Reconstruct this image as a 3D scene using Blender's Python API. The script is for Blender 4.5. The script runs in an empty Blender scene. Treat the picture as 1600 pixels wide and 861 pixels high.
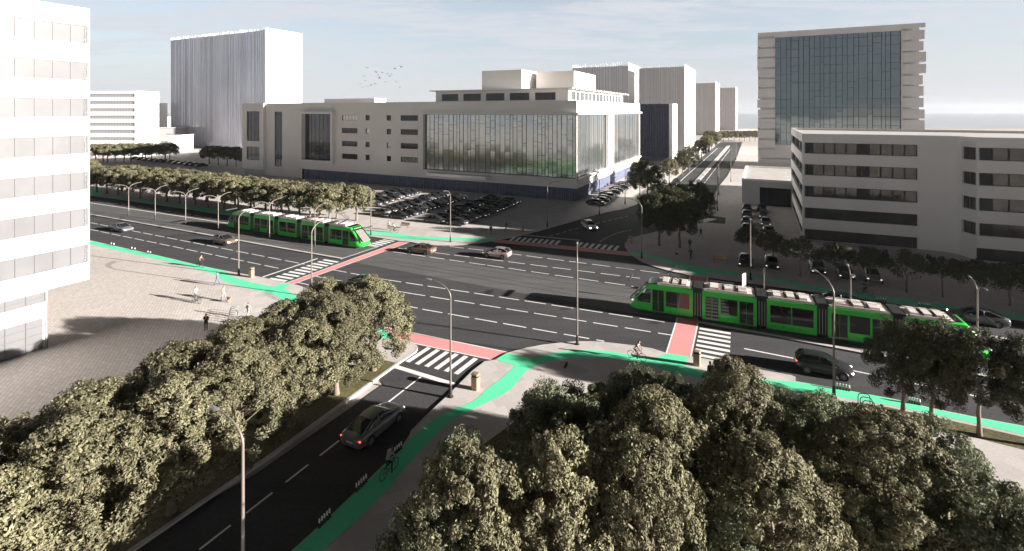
import bpy, bmesh, math, random
from mathutils import Vector, Matrix, Quaternion
R = math.radians
rnd = random.Random(7)
SC = bpy.context.scene
COL = SC.collection
# ---------------------------------------------------------------- camera model
F, HOR, CH = 785.0, 173.0, 22.0            # focal (px of a 1600 px wide picture), horizon row, eye height
def G(px, py, z=0.0):
    """point at height z seen in the photo at px,py"""
    Y = F * (CH - z) / (py - HOR)
    return Vector(((px - 800.0) / F * Y, Y, z))
U = Vector((387, F, 0)).normalized()       # along the side street, away
V = Vector((-1570, F, 0)).normalized()     # along the avenue, to the left (west part)
V2 = Vector((-1880, F, 0)).normalized()    # along the avenue, to the left (east part)
def ang(v): return math.atan2(v.y, v.x)
def on_line(O, A, px):
    r = (px - 800.0) / F
    return (r * O.y - O.x) / (A.x - r * A.y)
ORD = ['first','second','third','fourth','fifth','sixth','seventh','eighth','ninth','tenth','eleventh','twelfth',
       'thirteenth','fourteenth','fifteenth','sixteenth','seventeenth','eighteenth','nineteenth','twentieth']
# ---------------------------------------------------------------- materials
MATS = {}
def mat(name, col, rough=0.7, metal=0.0, var=0.0, scale=3.0, emit=None, estr=0.0, spec=0.5, coat=0.0, bump=0.0, ior=1.5, space='Object'):
    if name in MATS: return MATS[name]
    m = bpy.data.materials.new(name); m.use_nodes = True
    nt = m.node_tree; b = nt.nodes['Principled BSDF']
    b.inputs['Base Color'].default_value = (*col, 1)
    b.inputs['Roughness'].default_value = rough
    b.inputs['Metallic'].default_value = metal
    b.inputs['Specular IOR Level'].default_value = spec
    b.inputs['IOR'].default_value = ior
    b.inputs['Coat Weight'].default_value = coat
    if emit:
        b.inputs['Emission Color'].default_value = (*emit, 1); b.inputs['Emission Strength'].default_value = estr
    tc = nt.nodes.new('ShaderNodeTexCoord')
    n = nt.nodes.new('ShaderNodeTexNoise'); n.inputs['Scale'].default_value = scale; n.inputs['Detail'].default_value = 5
    if space == 'World':
        g = nt.nodes.new('ShaderNodeNewGeometry'); nt.links.new(g.outputs['Position'], n.inputs['Vector'])
    else:
        nt.links.new(tc.outputs['Object'], n.inputs['Vector'])
    v = max(var, 0.04)
    mx = nt.nodes.new('ShaderNodeMix'); mx.data_type = 'RGBA'
    mx.inputs[6].default_value = (*[c * (1 - v) for c in col], 1); mx.inputs[7].default_value = (*[min(1, c * (1 + v)) for c in col], 1)
    mr = nt.nodes.new('ShaderNodeMapRange'); mr.inputs[1].default_value = 0.3; mr.inputs[2].default_value = 0.7
    nt.links.new(n.outputs['Fac'], mr.inputs[0]); nt.links.new(mr.outputs[0], mx.inputs[0])
    nt.links.new(mx.outputs[2], b.inputs['Base Color'])
    if bump:
        bp = nt.nodes.new('ShaderNodeBump'); bp.inputs['Strength'].default_value = bump; bp.inputs['Distance'].default_value = 0.02
        nt.links.new(n.outputs['Fac'], bp.inputs['Height']); nt.links.new(bp.outputs['Normal'], b.inputs['Normal'])
    MATS[name] = m
    return m

def surface_mat(name, col, fine=9.0, fvar=0.25, patch=0.12, pvar=0.15, rough=0.9, brick=None, mortar=0.5, specks=0.0, streak=0.0):
    """ground surfaces: fine grain, large worn patches and (brick = (length, height, angle)) a laid pattern"""
    m = bpy.data.materials.new(name); m.use_nodes = True
    nt = m.node_tree; L = nt.links; b = nt.nodes['Principled BSDF']; b.inputs['Roughness'].default_value = rough
    b.inputs['Specular IOR Level'].default_value = 0.25
    g = nt.nodes.new('ShaderNodeNewGeometry')
    def noise(s, d):
        n = nt.nodes.new('ShaderNodeTexNoise'); n.inputs['Scale'].default_value = s; n.inputs['Detail'].default_value = d
        L.new(g.outputs['Position'], n.inputs['Vector']); return n
    def mrange(src, lo, hi, a=0.3, c=0.7):
        r = nt.nodes.new('ShaderNodeMapRange'); r.inputs[1].default_value = a; r.inputs[2].default_value = c
        r.inputs[3].default_value = lo; r.inputs[4].default_value = hi; L.new(src, r.inputs[0]); return r.outputs[0]
    def mul(x, y):
        k = nt.nodes.new('ShaderNodeMath'); k.operation = 'MULTIPLY'; L.new(x, k.inputs[0]); L.new(y, k.inputs[1]); return k.outputs[0]
    f = mul(mrange(noise(fine, 4).outputs['Fac'], 1 - fvar, 1 + fvar), mrange(noise(patch, 4).outputs['Fac'], 1 - pvar, 1 + pvar))
    if streak:      # long polished wheel tracks and patches along the avenue
        mp0 = nt.nodes.new('ShaderNodeMapping'); mp0.inputs['Rotation'].default_value = (0, 0, -ang(V)); mp0.inputs['Scale'].default_value = (.03, .75, 1); L.new(g.outputs['Position'], mp0.inputs['Vector'])
        n0 = nt.nodes.new('ShaderNodeTexNoise'); n0.inputs['Scale'].default_value = 1; n0.inputs['Detail'].default_value = 3; L.new(mp0.outputs[0], n0.inputs['Vector'])
        f = mul(f, mrange(n0.outputs['Fac'], 1 - streak, 1 + streak))
    if specks:
        f = mul(f, mrange(noise(60, 2).outputs['Fac'], 1 - specks, 1 + specks))
    if brick:
        mp = nt.nodes.new('ShaderNodeMapping'); mp.inputs['Rotation'].default_value = (0, 0, brick[2]); L.new(g.outputs['Position'], mp.inputs['Vector'])
        br = nt.nodes.new('ShaderNodeTexBrick'); br.inputs['Scale'].default_value = 1.0
        br.inputs['Brick Width'].default_value = brick[0]; br.inputs['Row Height'].default_value = brick[1]
        br.inputs['Mortar Size'].default_value = brick[3] if len(brick) > 3 else 0.02
        br.inputs['Color1'].default_value = (1, 1, 1, 1); br.inputs['Color2'].default_value = (.86, .86, .86, 1)
        br.inputs['Mortar'].default_value = (mortar, mortar, mortar, 1)
        L.new(mp.outputs[0], br.inputs['Vector'])
        sp = nt.nodes.new('ShaderNodeSeparateColor'); L.new(br.outputs['Color'], sp.inputs[0]); f = mul(f, sp.outputs[0])
    vm = nt.nodes.new('ShaderNodeVectorMath'); vm.operation = 'SCALE'; vm.inputs[0].default_value = col
    L.new(f, vm.inputs['Scale']); L.new(vm.outputs[0], b.inputs['Base Color'])
    bp = nt.nodes.new('ShaderNodeBump'); bp.inputs['Strength'].default_value = 0.15; bp.inputs['Distance'].default_value = 0.01
    L.new(f, bp.inputs['Height']); L.new(bp.outputs['Normal'], b.inputs['Normal'])
    return m

def leaf_mat(name, c1, c2, trans=0.2):
    m = bpy.data.materials.new(name); m.use_nodes = True
    nt = m.node_tree; L = nt.links; b = nt.nodes['Principled BSDF']; b.inputs['Roughness'].default_value = 0.7
    b.inputs['Specular IOR Level'].default_value = 0.2
    g = nt.nodes.new('ShaderNodeNewGeometry'); oi = nt.nodes.new('ShaderNodeObjectInfo')
    mx = nt.nodes.new('ShaderNodeMix'); mx.data_type = 'RGBA'
    mx.inputs[6].default_value = (*c1, 1); mx.inputs[7].default_value = (*c2, 1)
    L.new(g.outputs['Random Per Island'], mx.inputs[0])
    hs = nt.nodes.new('ShaderNodeHueSaturation')
    mr = nt.nodes.new('ShaderNodeMapRange'); mr.inputs[3].default_value = 0.8; mr.inputs[4].default_value = 1.2
    L.new(oi.outputs['Random'], mr.inputs[0]); L.new(mr.outputs[0], hs.inputs['Value']); L.new(mx.outputs[2], hs.inputs['Color'])
    L.new(hs.outputs[0], b.inputs['Base Color'])
    t = nt.nodes.new('ShaderNodeBsdfTranslucent'); L.new(hs.outputs[0], t.inputs['Color'])
    ms = nt.nodes.new('ShaderNodeMixShader'); ms.inputs[0].default_value = trans
    L.new(b.outputs[0], ms.inputs[1]); L.new(t.outputs[0], ms.inputs[2])
    L.new(ms.outputs[0], nt.nodes['Material Output'].inputs['Surface'])
    return m

M_ASPH = surface_mat('asphalt', (.060, .060, .063), 5, .22, .10, .16, .92, specks=.35, streak=.14)
M_ASPH2 = surface_mat('track_asphalt', (.110, .109, .109), 5, .2, .15, .10, .92, specks=.3, streak=.12)
M_PAVE = surface_mat('pavement_concrete', (.56, .52, .50), 6, .06, .08, .07, .9, brick=(1.2, 1.2, ang(V), .012), mortar=.86)
M_PAVER = surface_mat('paver_blocks', (.60, .545, .51), 5, .10, .06, .08, .9, brick=(.62, .31, ang(U), .03), mortar=.70)
M_KERB = surface_mat('kerb_stone', (.56, .53, .51), 7, .10, .2, .08, .85, brick=(1.0, 1.0, ang(V), .02), mortar=.7)
M_GREEN = surface_mat('green_lane_paint', (.13, .74, .41), 6, .05, .15, .08, .8, specks=.06)
M_PINK = surface_mat('pink_lane_paint', (.78, .30, .30), 6, .05, .15, .08, .8, specks=.06)
M_WHITE = surface_mat('white_road_paint', (.80, .79, .77), 8, .06, .3, .08, .7, specks=.05)
M_GRASS = surface_mat('verge_grass', (.115, .105, .05), 6, .5, .4, .2, .95, specks=.5)
M_GROUND = surface_mat('far_ground', (.50, .46, .43), .5, .15, .02, .12, .95)
M_SEA = mat('sea_water', (.42, .46, .50), .4, 0, .1, .02)
M_WALL = mat('facade_render', (.70, .665, .635), .8, 0, .05, .15, bump=.02)
M_WALLW = mat('facade_white', (.80, .79, .78), .75, 0, .03, .2)
M_WALLG = mat('facade_grey', (.50, .49, .49), .8, 0, .05, .2)
M_ROOF = mat('roof_membrane', (.45, .43, .41), .9, 0, .12, .4)
M_GLASS = mat('curtain_glass', (.45, .485, .485), .12, .88, .06, .12)
M_GLASSD = mat('dark_tinted_glass', (.10, .11, .125), .05, .7, .1, .1)
M_TEAL = mat('teal_glass', (.165, .20, .215), .07, .85, .1, .08)
M_DGLASS = mat('dark_window_glass', (.022, .026, .03), .06, .0, .2, .4, spec=.6)
M_PGLASS = mat('pale_window_glass', (.14, .138, .143), .15, .0, .08, .5, spec=.8)
M_BLUEG = mat('blue_glass', (.70, .72, .82), .2, .25, .12, .05)
M_MULL = mat('mullion_black', (.015, .015, .017), .5)
M_MULLG = mat('mullion_grey', (.085, .085, .085), .5)
M_FIN = mat('facade_fin_white', (.84, .82, .82), .6, 0, .06, .3)
M_BROWN = mat('brown_reveal', (.16, .12, .09), .7)
M_FINBLUE = mat('blue_screen', (.075, .09, .15), .5, .1, .3, .8)
M_TIRE = mat('tyre_rubber', (.014, .014, .015), .85)
M_RIM = mat('wheel_alloy', (.38, .38, .39), .3, .8)
M_CARGL = mat('car_glass', (.012, .014, .016), .05, 0, 0, 1, spec=.8)
M_TRIM = mat('black_trim', (.018, .018, .02), .5)
M_HEAD = mat('headlight_lens', (.75, .75, .78), .15, .2, emit=(1, .97, .9), estr=.4)
M_HEADON = mat('headlight_lit', (.8, .8, .8), .15, 0, emit=(1, .96, .9), estr=9)
M_TAIL = mat('tail_light_lens', (.30, .012, .008), .2)
M_TAILON = mat('tail_light_lit', (.5, .03, .01), .2, emit=(1, .045, .012), estr=3.2)
M_TGREEN = mat('tram_green', (.03, .52, .05), .38, 0, .04, .5, coat=.3)
M_TDARK = mat('tram_glass', (.016, .014, .013), .05, 0, .1, .5, spec=.8)
M_TROOF = mat('tram_roof_cream', (.62, .57, .53), .7, 0, .08, .6)
M_TBELL = mat('tram_bellows', (.02, .02, .022), .8)
M_TSTRIPE = mat('bellows_stripe', (.45, .42, .42), .6)
M_TSKIRT = mat('tram_skirt', (.02, .022, .022), .6)
M_POLE = mat('lamp_pole_bronze', (.19, .162, .14), .45, .3)
M_POLEB = mat('lamp_pole_base_black', (.03, .028, .027), .5, .3)
M_LHEAD = mat('lamp_head_grey', (.30, .29, .28), .4, .4)
M_LENS = mat('lamp_lens', (.75, .74, .70), .2)
M_WOOD = mat('wood_slats', (.36, .22, .12), .6, 0, .2, 6)
M_BRONZE = mat('bin_bronze', (.38, .26, .18), .5, .3, .1, 3)
M_STEEL = mat('dark_steel', (.05, .05, .052), .4, .7)
M_GALV = mat('galvanised_steel', (.20, .20, .20), .4, .7)
M_BARK = mat('tree_bark', (.16, .125, .095), .9, 0, .3, 8, bump=.5)
M_LEAF = leaf_mat('olive_leaf', (.075, .070, .036), (.222, .208, .128), .13)
M_LEAF2 = leaf_mat('grey_green_leaf', (.08, .095, .048), (.22, .235, .15), .15)
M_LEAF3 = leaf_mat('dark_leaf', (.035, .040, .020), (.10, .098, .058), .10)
M_SKIN = mat('skin', (.45, .28, .20), .6)
M_HAIR = mat('hair_dark', (.03, .022, .018), .7)
M_BIRD = mat('bird_feather', (.03, .03, .033), .8)
def cloth(n, c): return mat('cloth_' + n, c, .85, 0, .1, 12)

# ---------------------------------------------------------------- mesh builder
class MB:
    def __init__(s, T=None): s.v = []; s.f = []; s.m = []; s.T = T
    def P(s, p):
        return Vector(s.T(*p)) if s.T else Vector(p)
    def face(s, pts, mi=0):
        i = len(s.v); s.v += [s.P(p) for p in pts]; s.f.append(tuple(range(i, i + len(pts)))); s.m.append(mi)
    def box(s, a, b, mi=0):
        (x0, y0, z0), (x1, y1, z1) = a, b
        i = len(s.v)
        s.v += [s.P(p) for p in ((x0,y0,z0),(x1,y0,z0),(x1,y1,z0),(x0,y1,z0),(x0,y0,z1),(x1,y0,z1),(x1,y1,z1),(x0,y1,z1))]
        for q in ((3,2,1,0),(4,5,6,7),(0,1,5,4),(1,2,6,5),(2,3,7,6),(3,0,4,7)):
            s.f.append(tuple(i + k for k in q)); s.m.append(mi)
    def prism(s, poly, z0, z1, mi=0, bottom=False):
        n = len(poly); i = len(s.v)
        s.v += [s.P((p[0], p[1], z0)) for p in poly] + [s.P((p[0], p[1], z1)) for p in poly]
        s.f.append(tuple(i + n + k for k in range(n))); s.m.append(mi)
        for k in range(n):
            s.f.append((i + k, i + (k + 1) % n, i + n + (k + 1) % n, i + n + k)); s.m.append(mi)
        if bottom: s.f.append(tuple(i + n - 1 - k for k in range(n))); s.m.append(mi)
    def tube(s, path, rad, n=8, mi=0, cap=True):
        path = [Vector(p) for p in path]
        if not isinstance(rad, (list, tuple)): rad = [rad] * len(path)
        base = len(s.v); prev = None
        for k, p in enumerate(path):
            d = (path[min(k + 1, len(path) - 1)] - path[max(k - 1, 0)]).normalized()
            ref = Vector((0, 0, 1)) if abs(d.z) < .9 else Vector((1, 0, 0))
            if prev is None: a = d.cross(ref).normalized()
            else:
                a = prev - d * prev.dot(d)
                a = a.normalized() if a.length > 1e-6 else d.cross(ref).normalized()
            prev = a; b = d.cross(a)
            for j in range(n):
                t = 2 * math.pi * j / n
                s.v.append(s.P(p + (a * math.cos(t) + b * math.sin(t)) * rad[k]))
        for k in range(len(path) - 1):
            for j in range(n):
                s.f.append((base + k*n + j, base + k*n + (j+1) % n, base + (k+1)*n + (j+1) % n, base + (k+1)*n + j)); s.m.append(mi)
        if cap:
            s.f.append(tuple(base + j for j in reversed(range(n)))); s.m.append(mi)
            e = base + (len(path) - 1) * n
            s.f.append(tuple(e + j for j in range(n))); s.m.append(mi)
    def ring(s, c, axis, R_, r, N=24, n=6, mi=0):
        c = Vector(c); ax = Vector(axis).normalized()
        a = ax.orthogonal().normalized(); b = ax.cross(a); base = len(s.v)
        for i in range(N):
            t = 2 * math.pi * i / N; d = a * math.cos(t) + b * math.sin(t)
            for j in range(n):
                q = 2 * math.pi * j / n
                s.v.append(s.P(c + d * (R_ + r * math.cos(q)) + ax * (r * math.sin(q))))
        for i in range(N):
            for j in range(n):
                s.f.append((base + i*n + j, base + ((i+1) % N)*n + j, base + ((i+1) % N)*n + (j+1) % n, base + i*n + (j+1) % n)); s.m.append(mi)
    def disc(s, c, axis, r, h, N=16, mi=0):
        c = Vector(c); ax = Vector(axis).normalized()
        s.tube([c - ax * h / 2, c + ax * h / 2], r, N, mi)
    def ball(s, c, r, N=12, K=8, mi=0):
        c = Vector(c); base = len(s.v)
        r = r if isinstance(r, (tuple, list)) else (r, r, r)
        for k in range(1, K):
            t = math.pi * k / K
            for j in range(N):
                q = 2 * math.pi * j / N
                s.v.append(s.P((c.x + r[0]*math.sin(t)*math.cos(q), c.y + r[1]*math.sin(t)*math.sin(q), c.z + r[2]*math.cos(t))))
        top = len(s.v); s.v += [s.P((c.x, c.y, c.z + r[2])), s.P((c.x, c.y, c.z - r[2]))]
        for k in range(K - 2):
            for j in range(N):
                s.f.append((base + k*N + j, base + (k+1)*N + j, base + (k+1)*N + (j+1) % N, base + k*N + (j+1) % N)); s.m.append(mi)
        for j in range(N):
            s.f.append((top, base + j, base + (j+1) % N)); s.m.append(mi)
            e = base + (K-2)*N
            s.f.append((top + 1, e + (j+1) % N, e + j)); s.m.append(mi)
    def loft(s, rings, mi=0, closed=True, cap=True):
        n = len(rings[0]); base = len(s.v)
        for r in rings: s.v += [s.P(p) for p in r]
        for k in range(len(rings) - 1):
            for j in range(n if closed else n - 1):
                s.f.append((base + k*n + j, base + k*n + (j+1) % n, base + (k+1)*n + (j+1) % n, base + (k+1)*n + j)); s.m.append(mi)
        if cap:
            s.f.append(tuple(base + j for j in reversed(range(n)))); s.m.append(mi)
            e = base + (len(rings)-1)*n
            s.f.append(tuple(e + j for j in range(n))); s.m.append(mi)
    def mesh(s, name, mats, smooth=False, sharp=35):
        me = bpy.data.meshes.new(name)
        me.from_pydata([tuple(v) for v in s.v], [], s.f)
        for m in (mats if isinstance(mats, (list, tuple)) else [mats]): me.materials.append(m)
        me.polygons.foreach_set('material_index', s.m)
        if smooth:
            me.polygons.foreach_set('use_smooth', [True] * len(me.polygons))
            me.set_sharp_from_angle(angle=R(sharp))
        me.update()
        return me
    def build(s, name, mats, parent=None, smooth=False, sharp=35):
        return link(name, s.mesh(name, mats, smooth, sharp), parent)

def link(name, data, parent=None):
    o = bpy.data.objects.new(name, data); COL.objects.link(o)
    if parent: o.parent = parent
    return o
def empty(name, loc=(0,0,0), rz=0.0):
    o = bpy.data.objects.new(name, None); COL.objects.link(o)
    o.location = loc; o.rotation_euler = (0, 0, rz); o.empty_display_size = .2
    return o
def tag(o, label, cat, group=None):
    o['label'] = label; o['category'] = cat
    if group: o['group'] = group
    return o
def struct(o): o['kind'] = 'structure'; return o
KIDS = {}
def kids(o):
    return list(o.children)
def dup(root, loc, rz=0.0, label=None, group=None, scale=None, skip=()):
    r = root.copy(); COL.objects.link(r); r.location = loc; r.rotation_euler = (0, 0, rz)
    if scale is not None: r.scale = scale if isinstance(scale, (tuple, list)) else (scale,) * 3
    if label: r['label'] = label
    if group: r['group'] = group
    for ch in root.children:
        if ch.name.split('.')[0] in skip: continue
        c = ch.copy(); COL.objects.link(c); c.parent = r
        for g in ch.children:
            d = g.copy(); COL.objects.link(d); d.parent = c
    return r

# ---------------------------------------------------------------- camera, light, sky
cam = bpy.data.cameras.new('camera'); co = bpy.data.objects.new('camera', cam); COL.objects.link(co)
co.location = (0, 0, CH); co.rotation_euler = (R(90), 0, 0)
cam.sensor_width = 36; cam.lens = F / 1600 * 36; cam.shift_y = -(430.5 - HOR) / 1600
cam.clip_start = .1; cam.clip_end = 20000
SC.camera = co
EL = R(13.3); SUNV = Vector((.951 * math.cos(EL), -.309 * math.cos(EL), math.sin(EL))).normalized()
sun = bpy.data.lights.new('sun', 'SUN'); sun.energy = 5.0; sun.angle = R(.5); sun.color = (1, .945, .88)
so = bpy.data.objects.new('sun', sun); COL.objects.link(so); so.rotation_euler = SUNV.to_track_quat('Z', 'Y').to_euler(); so.location = (60, -20, 80)
HAZE = .00005
SKYW = (3.75, 3.86, 4.0)
W = bpy.data.worlds.new('World'); SC.world = W; W.use_nodes = True
nt = W.node_tree; L = nt.links; bg = nt.nodes['Background']
sky = nt.nodes.new('ShaderNodeTexSky'); sky.sky_type = 'NISHITA'; sky.sun_disc = False
sky.sun_elevation = EL; sky.sun_rotation = math.atan2(SUNV.x, SUNV.y); sky.altitude = 50; sky.air_density = 1.0; sky.dust_density = 1.2; sky.ozone_density = 1.5
tc = nt.nodes.new('ShaderNodeTexCoord'); sep = nt.nodes.new('ShaderNodeSeparateXYZ'); L.new(tc.outputs['Generated'], sep.inputs[0])
def wm(op, a, b=None):
    n = nt.nodes.new('ShaderNodeMath'); n.operation = op
    for k, x in enumerate((a, b)):
        if x is None: continue
        if isinstance(x, (int, float)): n.inputs[k].default_value = x
        else: L.new(x, n.inputs[k])
    return n.outputs[0]
zz = wm('ADD', wm('MAXIMUM', sep.outputs[2], 0.0), .05)
cx = wm('DIVIDE', sep.outputs[0], zz); cy = wm('DIVIDE', sep.outputs[1], zz)
cmb = nt.nodes.new('ShaderNodeCombineXYZ'); L.new(wm('MULTIPLY', cx, .5), cmb.inputs[0]); L.new(cy, cmb.inputs[1])
n1 = nt.nodes.new('ShaderNodeTexNoise'); n1.inputs['Scale'].default_value = 1.5; n1.inputs['Detail'].default_value = 10; n1.inputs['Roughness'].default_value = .62; n1.inputs['Distortion'].default_value = .7
L.new(cmb.outputs[0], n1.inputs['Vector'])
def ramp(src, a, b, c, d):
    r = nt.nodes.new('ShaderNodeMapRange'); r.interpolation_type = 'SMOOTHSTEP'
    for i, v in enumerate((a, b, c, d)): r.inputs[i+1].default_value = v
    L.new(src, r.inputs[0]); return r.outputs[0]
n2 = nt.nodes.new('ShaderNodeTexNoise'); n2.inputs['Scale'].default_value = 7; n2.inputs['Detail'].default_value = 6; n2.inputs['Roughness'].default_value = .7; L.new(cmb.outputs[0], n2.inputs['Vector'])
cl = ramp(wm('ADD', wm('MULTIPLY', n1.outputs['Fac'], .72), wm('MULTIPLY', n2.outputs['Fac'], .28)), .40, .60, .58, 1.0)
hzf = ramp(sep.outputs[2], .0, .17, .92, .45)          # milky band over the horizon
mxs = nt.nodes.new('ShaderNodeMix'); mxs.data_type = 'RGBA'; mxs.inputs[7].default_value = (*SKYW, 1)
L.new(sky.outputs[0], mxs.inputs[6]); L.new(wm('MAXIMUM', cl, hzf), mxs.inputs[0])
grad = wm('MULTIPLY', ramp(sep.outputs[2], .19, .36, 1.0, .055), ramp(sep.outputs[2], .40, .9, 1.0, .6))   # deep clear sky overhead, bright haze low down
grad = wm('MULTIPLY', grad, ramp(sep.outputs[1], -.6, .1, .72, 1.0))     # dusky half of the sky behind the viewpoint
tn = nt.nodes.new('ShaderNodeVectorMath'); tn.operation = 'MULTIPLY'; tn.inputs[1].default_value = (.985, .995, 1.035); L.new(mxs.outputs[2], tn.inputs[0])
sc_ = nt.nodes.new('ShaderNodeVectorMath'); sc_.operation = 'SCALE'; L.new(tn.outputs[0], sc_.inputs[0]); L.new(grad, sc_.inputs['Scale'])
L.new(sc_.outputs[0], bg.inputs['Color']); bg.inputs['Strength'].default_value = .05
SC.view_settings.view_transform = 'Standard'; SC.view_settings.look = 'None'; SC.view_settings.exposure = 1.95; SC.view_settings.gamma = 1
SC.render.engine = 'CYCLES'
SC.cycles.use_denoising = True; SC.cycles.max_bounces = 6; SC.cycles.diffuse_bounces = 3; SC.cycles.glossy_bounces = 3
SC.cycles.transparent_max_bounces = 6; SC.cycles.volume_bounces = 0

# ---------------------------------------------------------------- ground, roads, kerbs
KZ = .12
def GK(p): return G(p[0], p[1], KZ)
mb = MB(); mb.face([(-5000, -300, -.05), (5000, -300, -.05), (5000, 620, -.05), (-5000, 620, -.05)]); struct(mb.build('ground', M_GROUND))
mb = MB(); mb.face([(-5000, 620, -.09), (5000, 620, -.09), (5000, 4200, -.09), (-5000, 4200, -.09)]); struct(mb.build('sea', M_SEA))
road = [G(-100,266), G(345,330), G(700,370), G(840,345), G(1000,300), G(1125,222), G(1160,222), G(1142,280), G(1150,335), G(1150,353), G(1100,400), G(1700,500), G(2200,580),
        G(2200,785), G(1600,675), G(1200,605), G(900,600), G(700,700), G(500,880), Vector((-24,-2,0)), Vector((-30,-2,0)), G(150,880), G(400,740), G(600,600), G(500,500), G(300,430), G(-100,330)]
mb = MB(); mb.face([(p.x, p.y, 0) for p in road]); struct(mb.build('road', M_ASPH))

def ring_smooth(pts): return pts
SW = [G(-100,321.4,KZ)] + [GK(p) for p in [(141,375.5),(250,399.9),(280,407),(307,413.6),(350,422.5),(411,433.3),(445,441.2),(456,444.2),(465,445.2),(479,450.4),(489,456),(494,462),
      (530,486),(575,508),(605,521),(637,534.5),(647,536.5),(652,540),(653,543.6),(650.6,548.8),(621,568.8),(581,597.6),(560,613),(440,701),(206,861)]] + [Vector((-27.7,8,0)), Vector((-34,-6,0)), Vector((-160,-6,0)), Vector((-160,116,0))]
SE = [Vector((-25.5,-6,0)), Vector((-20.4,6,0))] + [GK(p) for p in [(455,861),(518.8,803),(573,751.5),(625,701.5),(639,681),(642,673),(664.5,650),(703.6,613.6),(737.7,579.3),(757,564.5),(773,562),(791.6,551.3),(820,543.7),(845,539),(872,535.5),(898,533.4),(922,533),(945,534.3),(994,540),(1020,544.5),
      (1043,552),(1077,556.7),(1093,558.8),(1140,567.4),(1185,576.8),(1236,586),(1243,589),(1243,595.5),(1300,605.5),(1400,624),(1460,638.4),(1529,652.3),(1600,665.4),(1800,703),(2200,778)]] + [Vector((120,0,0)), Vector((120,-30,0)), Vector((-25,-30,0))]
NW = [GK(p) for p in [(-100,269.8),(141,304.8),(300,327.2),(345,334),(560,367),(581,369),(629,376.5),(643,377.6),(667,381.6),(684,383),(703,383),(724,381.6),(760,377.4),(781,374),(802,369.8),(816,367),(844,360),(891,346.5),(942,332.5),(975,326),(992,320),(1011,310.7),(1044.5,286.5),(1090,250.3),(1115,230),(1128,220)]] + [Vector((170,600,0)), Vector((-700,600,0)), Vector((-500,300,0))]
NE = [GK(p) for p in [(978,379.5),(978.7,386.5),(983.6,394),(990.6,400.4),(1004.5,408.8),(1025.4,416.4),(1045,422),(1080.4,429.5),(1106,432.3),(1200,445.3),(1299,458.4),(1400,473.5),(1497.6,485.5),(1600,500.3),(2000,558)]] + [Vector((400,-20,0)), Vector((400,370,0))] + [GK(p) for p in [(1160,223),(1151.6,247),(1137.6,275),(1123.7,292.3),(1104,330),(1104,333.5),(1110,336),(1135.5,339.7),(1134.5,350.3),(1095,347),(1084,348),(1060,355),(1020,364),(990,371),(981,375)]]
def block(name, pts):
    m = MB(); m.prism([(p.x, p.y) for p in pts], -.3, KZ); struct(m.build(name, M_PAVE))
    # kerb stones along the edge: a thin ribbon laid 4 mm proud of the pavement
for n, b in (('pavement', SW), ('pavement', SE), ('pavement', NW), ('pavement', NE)): block(n, b)

def offset(pts, d):
    out = []
    for k, p in enumerate(pts):
        a = pts[max(k-1, 0)]; b = pts[min(k+1, len(pts)-1)]
        t = (b - a); t.z = 0; t.normalize()
        out.append(p + Vector((-t.y, t.x, 0)) * d)
    return out
def smooth(pts, n=4):
    """Catmull-Rom through the points"""
    out = []
    for k in range(len(pts) - 1):
        p0, p1, p2, p3 = pts[max(k-1,0)], pts[k], pts[k+1], pts[min(k+2, len(pts)-1)]
        for j in range(n):
            t = j / n
            out.append(.5 * ((2*p1) + (p2-p0)*t + (2*p0-5*p1+4*p2-p3)*t*t + (3*p1-p0-3*p2+p3)*t*t*t))
    out.append(pts[-1]); return out
def strip(mb, l, r, z, mi=0):
    for k in range(len(l) - 1):
        mb.face([(l[k].x,l[k].y,z),(l[k+1].x,l[k+1].y,z),(r[k+1].x,r[k+1].y,z),(r[k].x,r[k].y,z)], mi)
def ribbon(mb, pts, w, z, mi=0, side=0):
    l = offset(pts, w/2 + side); r = offset(pts, -w/2 + side); strip(mb, l, r, z, mi)
kb = MB()
for pts, sgn in ((SW[0:8],-1),(SW[8:28],-1),(SE[1:13],-1),(SE[14:24],-1),(SE[25:37],-1),(NW[0:8],1),(NW[7:14],1),(NW[15:26],1),(NE[0:8],1),(NE[8:16],1),(NE[17:32],1)):
    ribbon(kb, pts, .22, KZ + .004, 0, .11 * sgn * -1 if False else -.11 if sgn > 0 else -.11)
struct(kb.build('kerb', M_KERB))

def poly(name, pxs, z, m, kind='structure'):
    b = MB(); b.face([tuple(G(p[0], p[1], z)) for p in pxs]); o = b.build(name, m); o['kind'] = kind; return o
def between(name, up, lo, z, m, n=6):
    """sheet between two pixel polylines (each resampled to the same number of points)"""
    a = smooth([G(x, y, z) for x, y in up], n); c = smooth([G(x, y, z) for x, y in lo], n)
    def resample(p, N):
        d = [0]
        for k in range(1, len(p)): d.append(d[-1] + (p[k]-p[k-1]).length)
        out = []; j = 0
        for i in range(N):
            t = d[-1] * i / (N-1)
            while j < len(p)-2 and d[j+1] < t: j += 1
            q = 0 if d[j+1] == d[j] else (t-d[j])/(d[j+1]-d[j])
            out.append(p[j].lerp(p[j+1], min(max(q,0),1)))
        return out
    N = max(len(a), len(c)); b = MB(); strip(b, resample(a, N), resample(c, N), z)
    o = b.build(name, m); return struct(o)
GZ = KZ + .009
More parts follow.
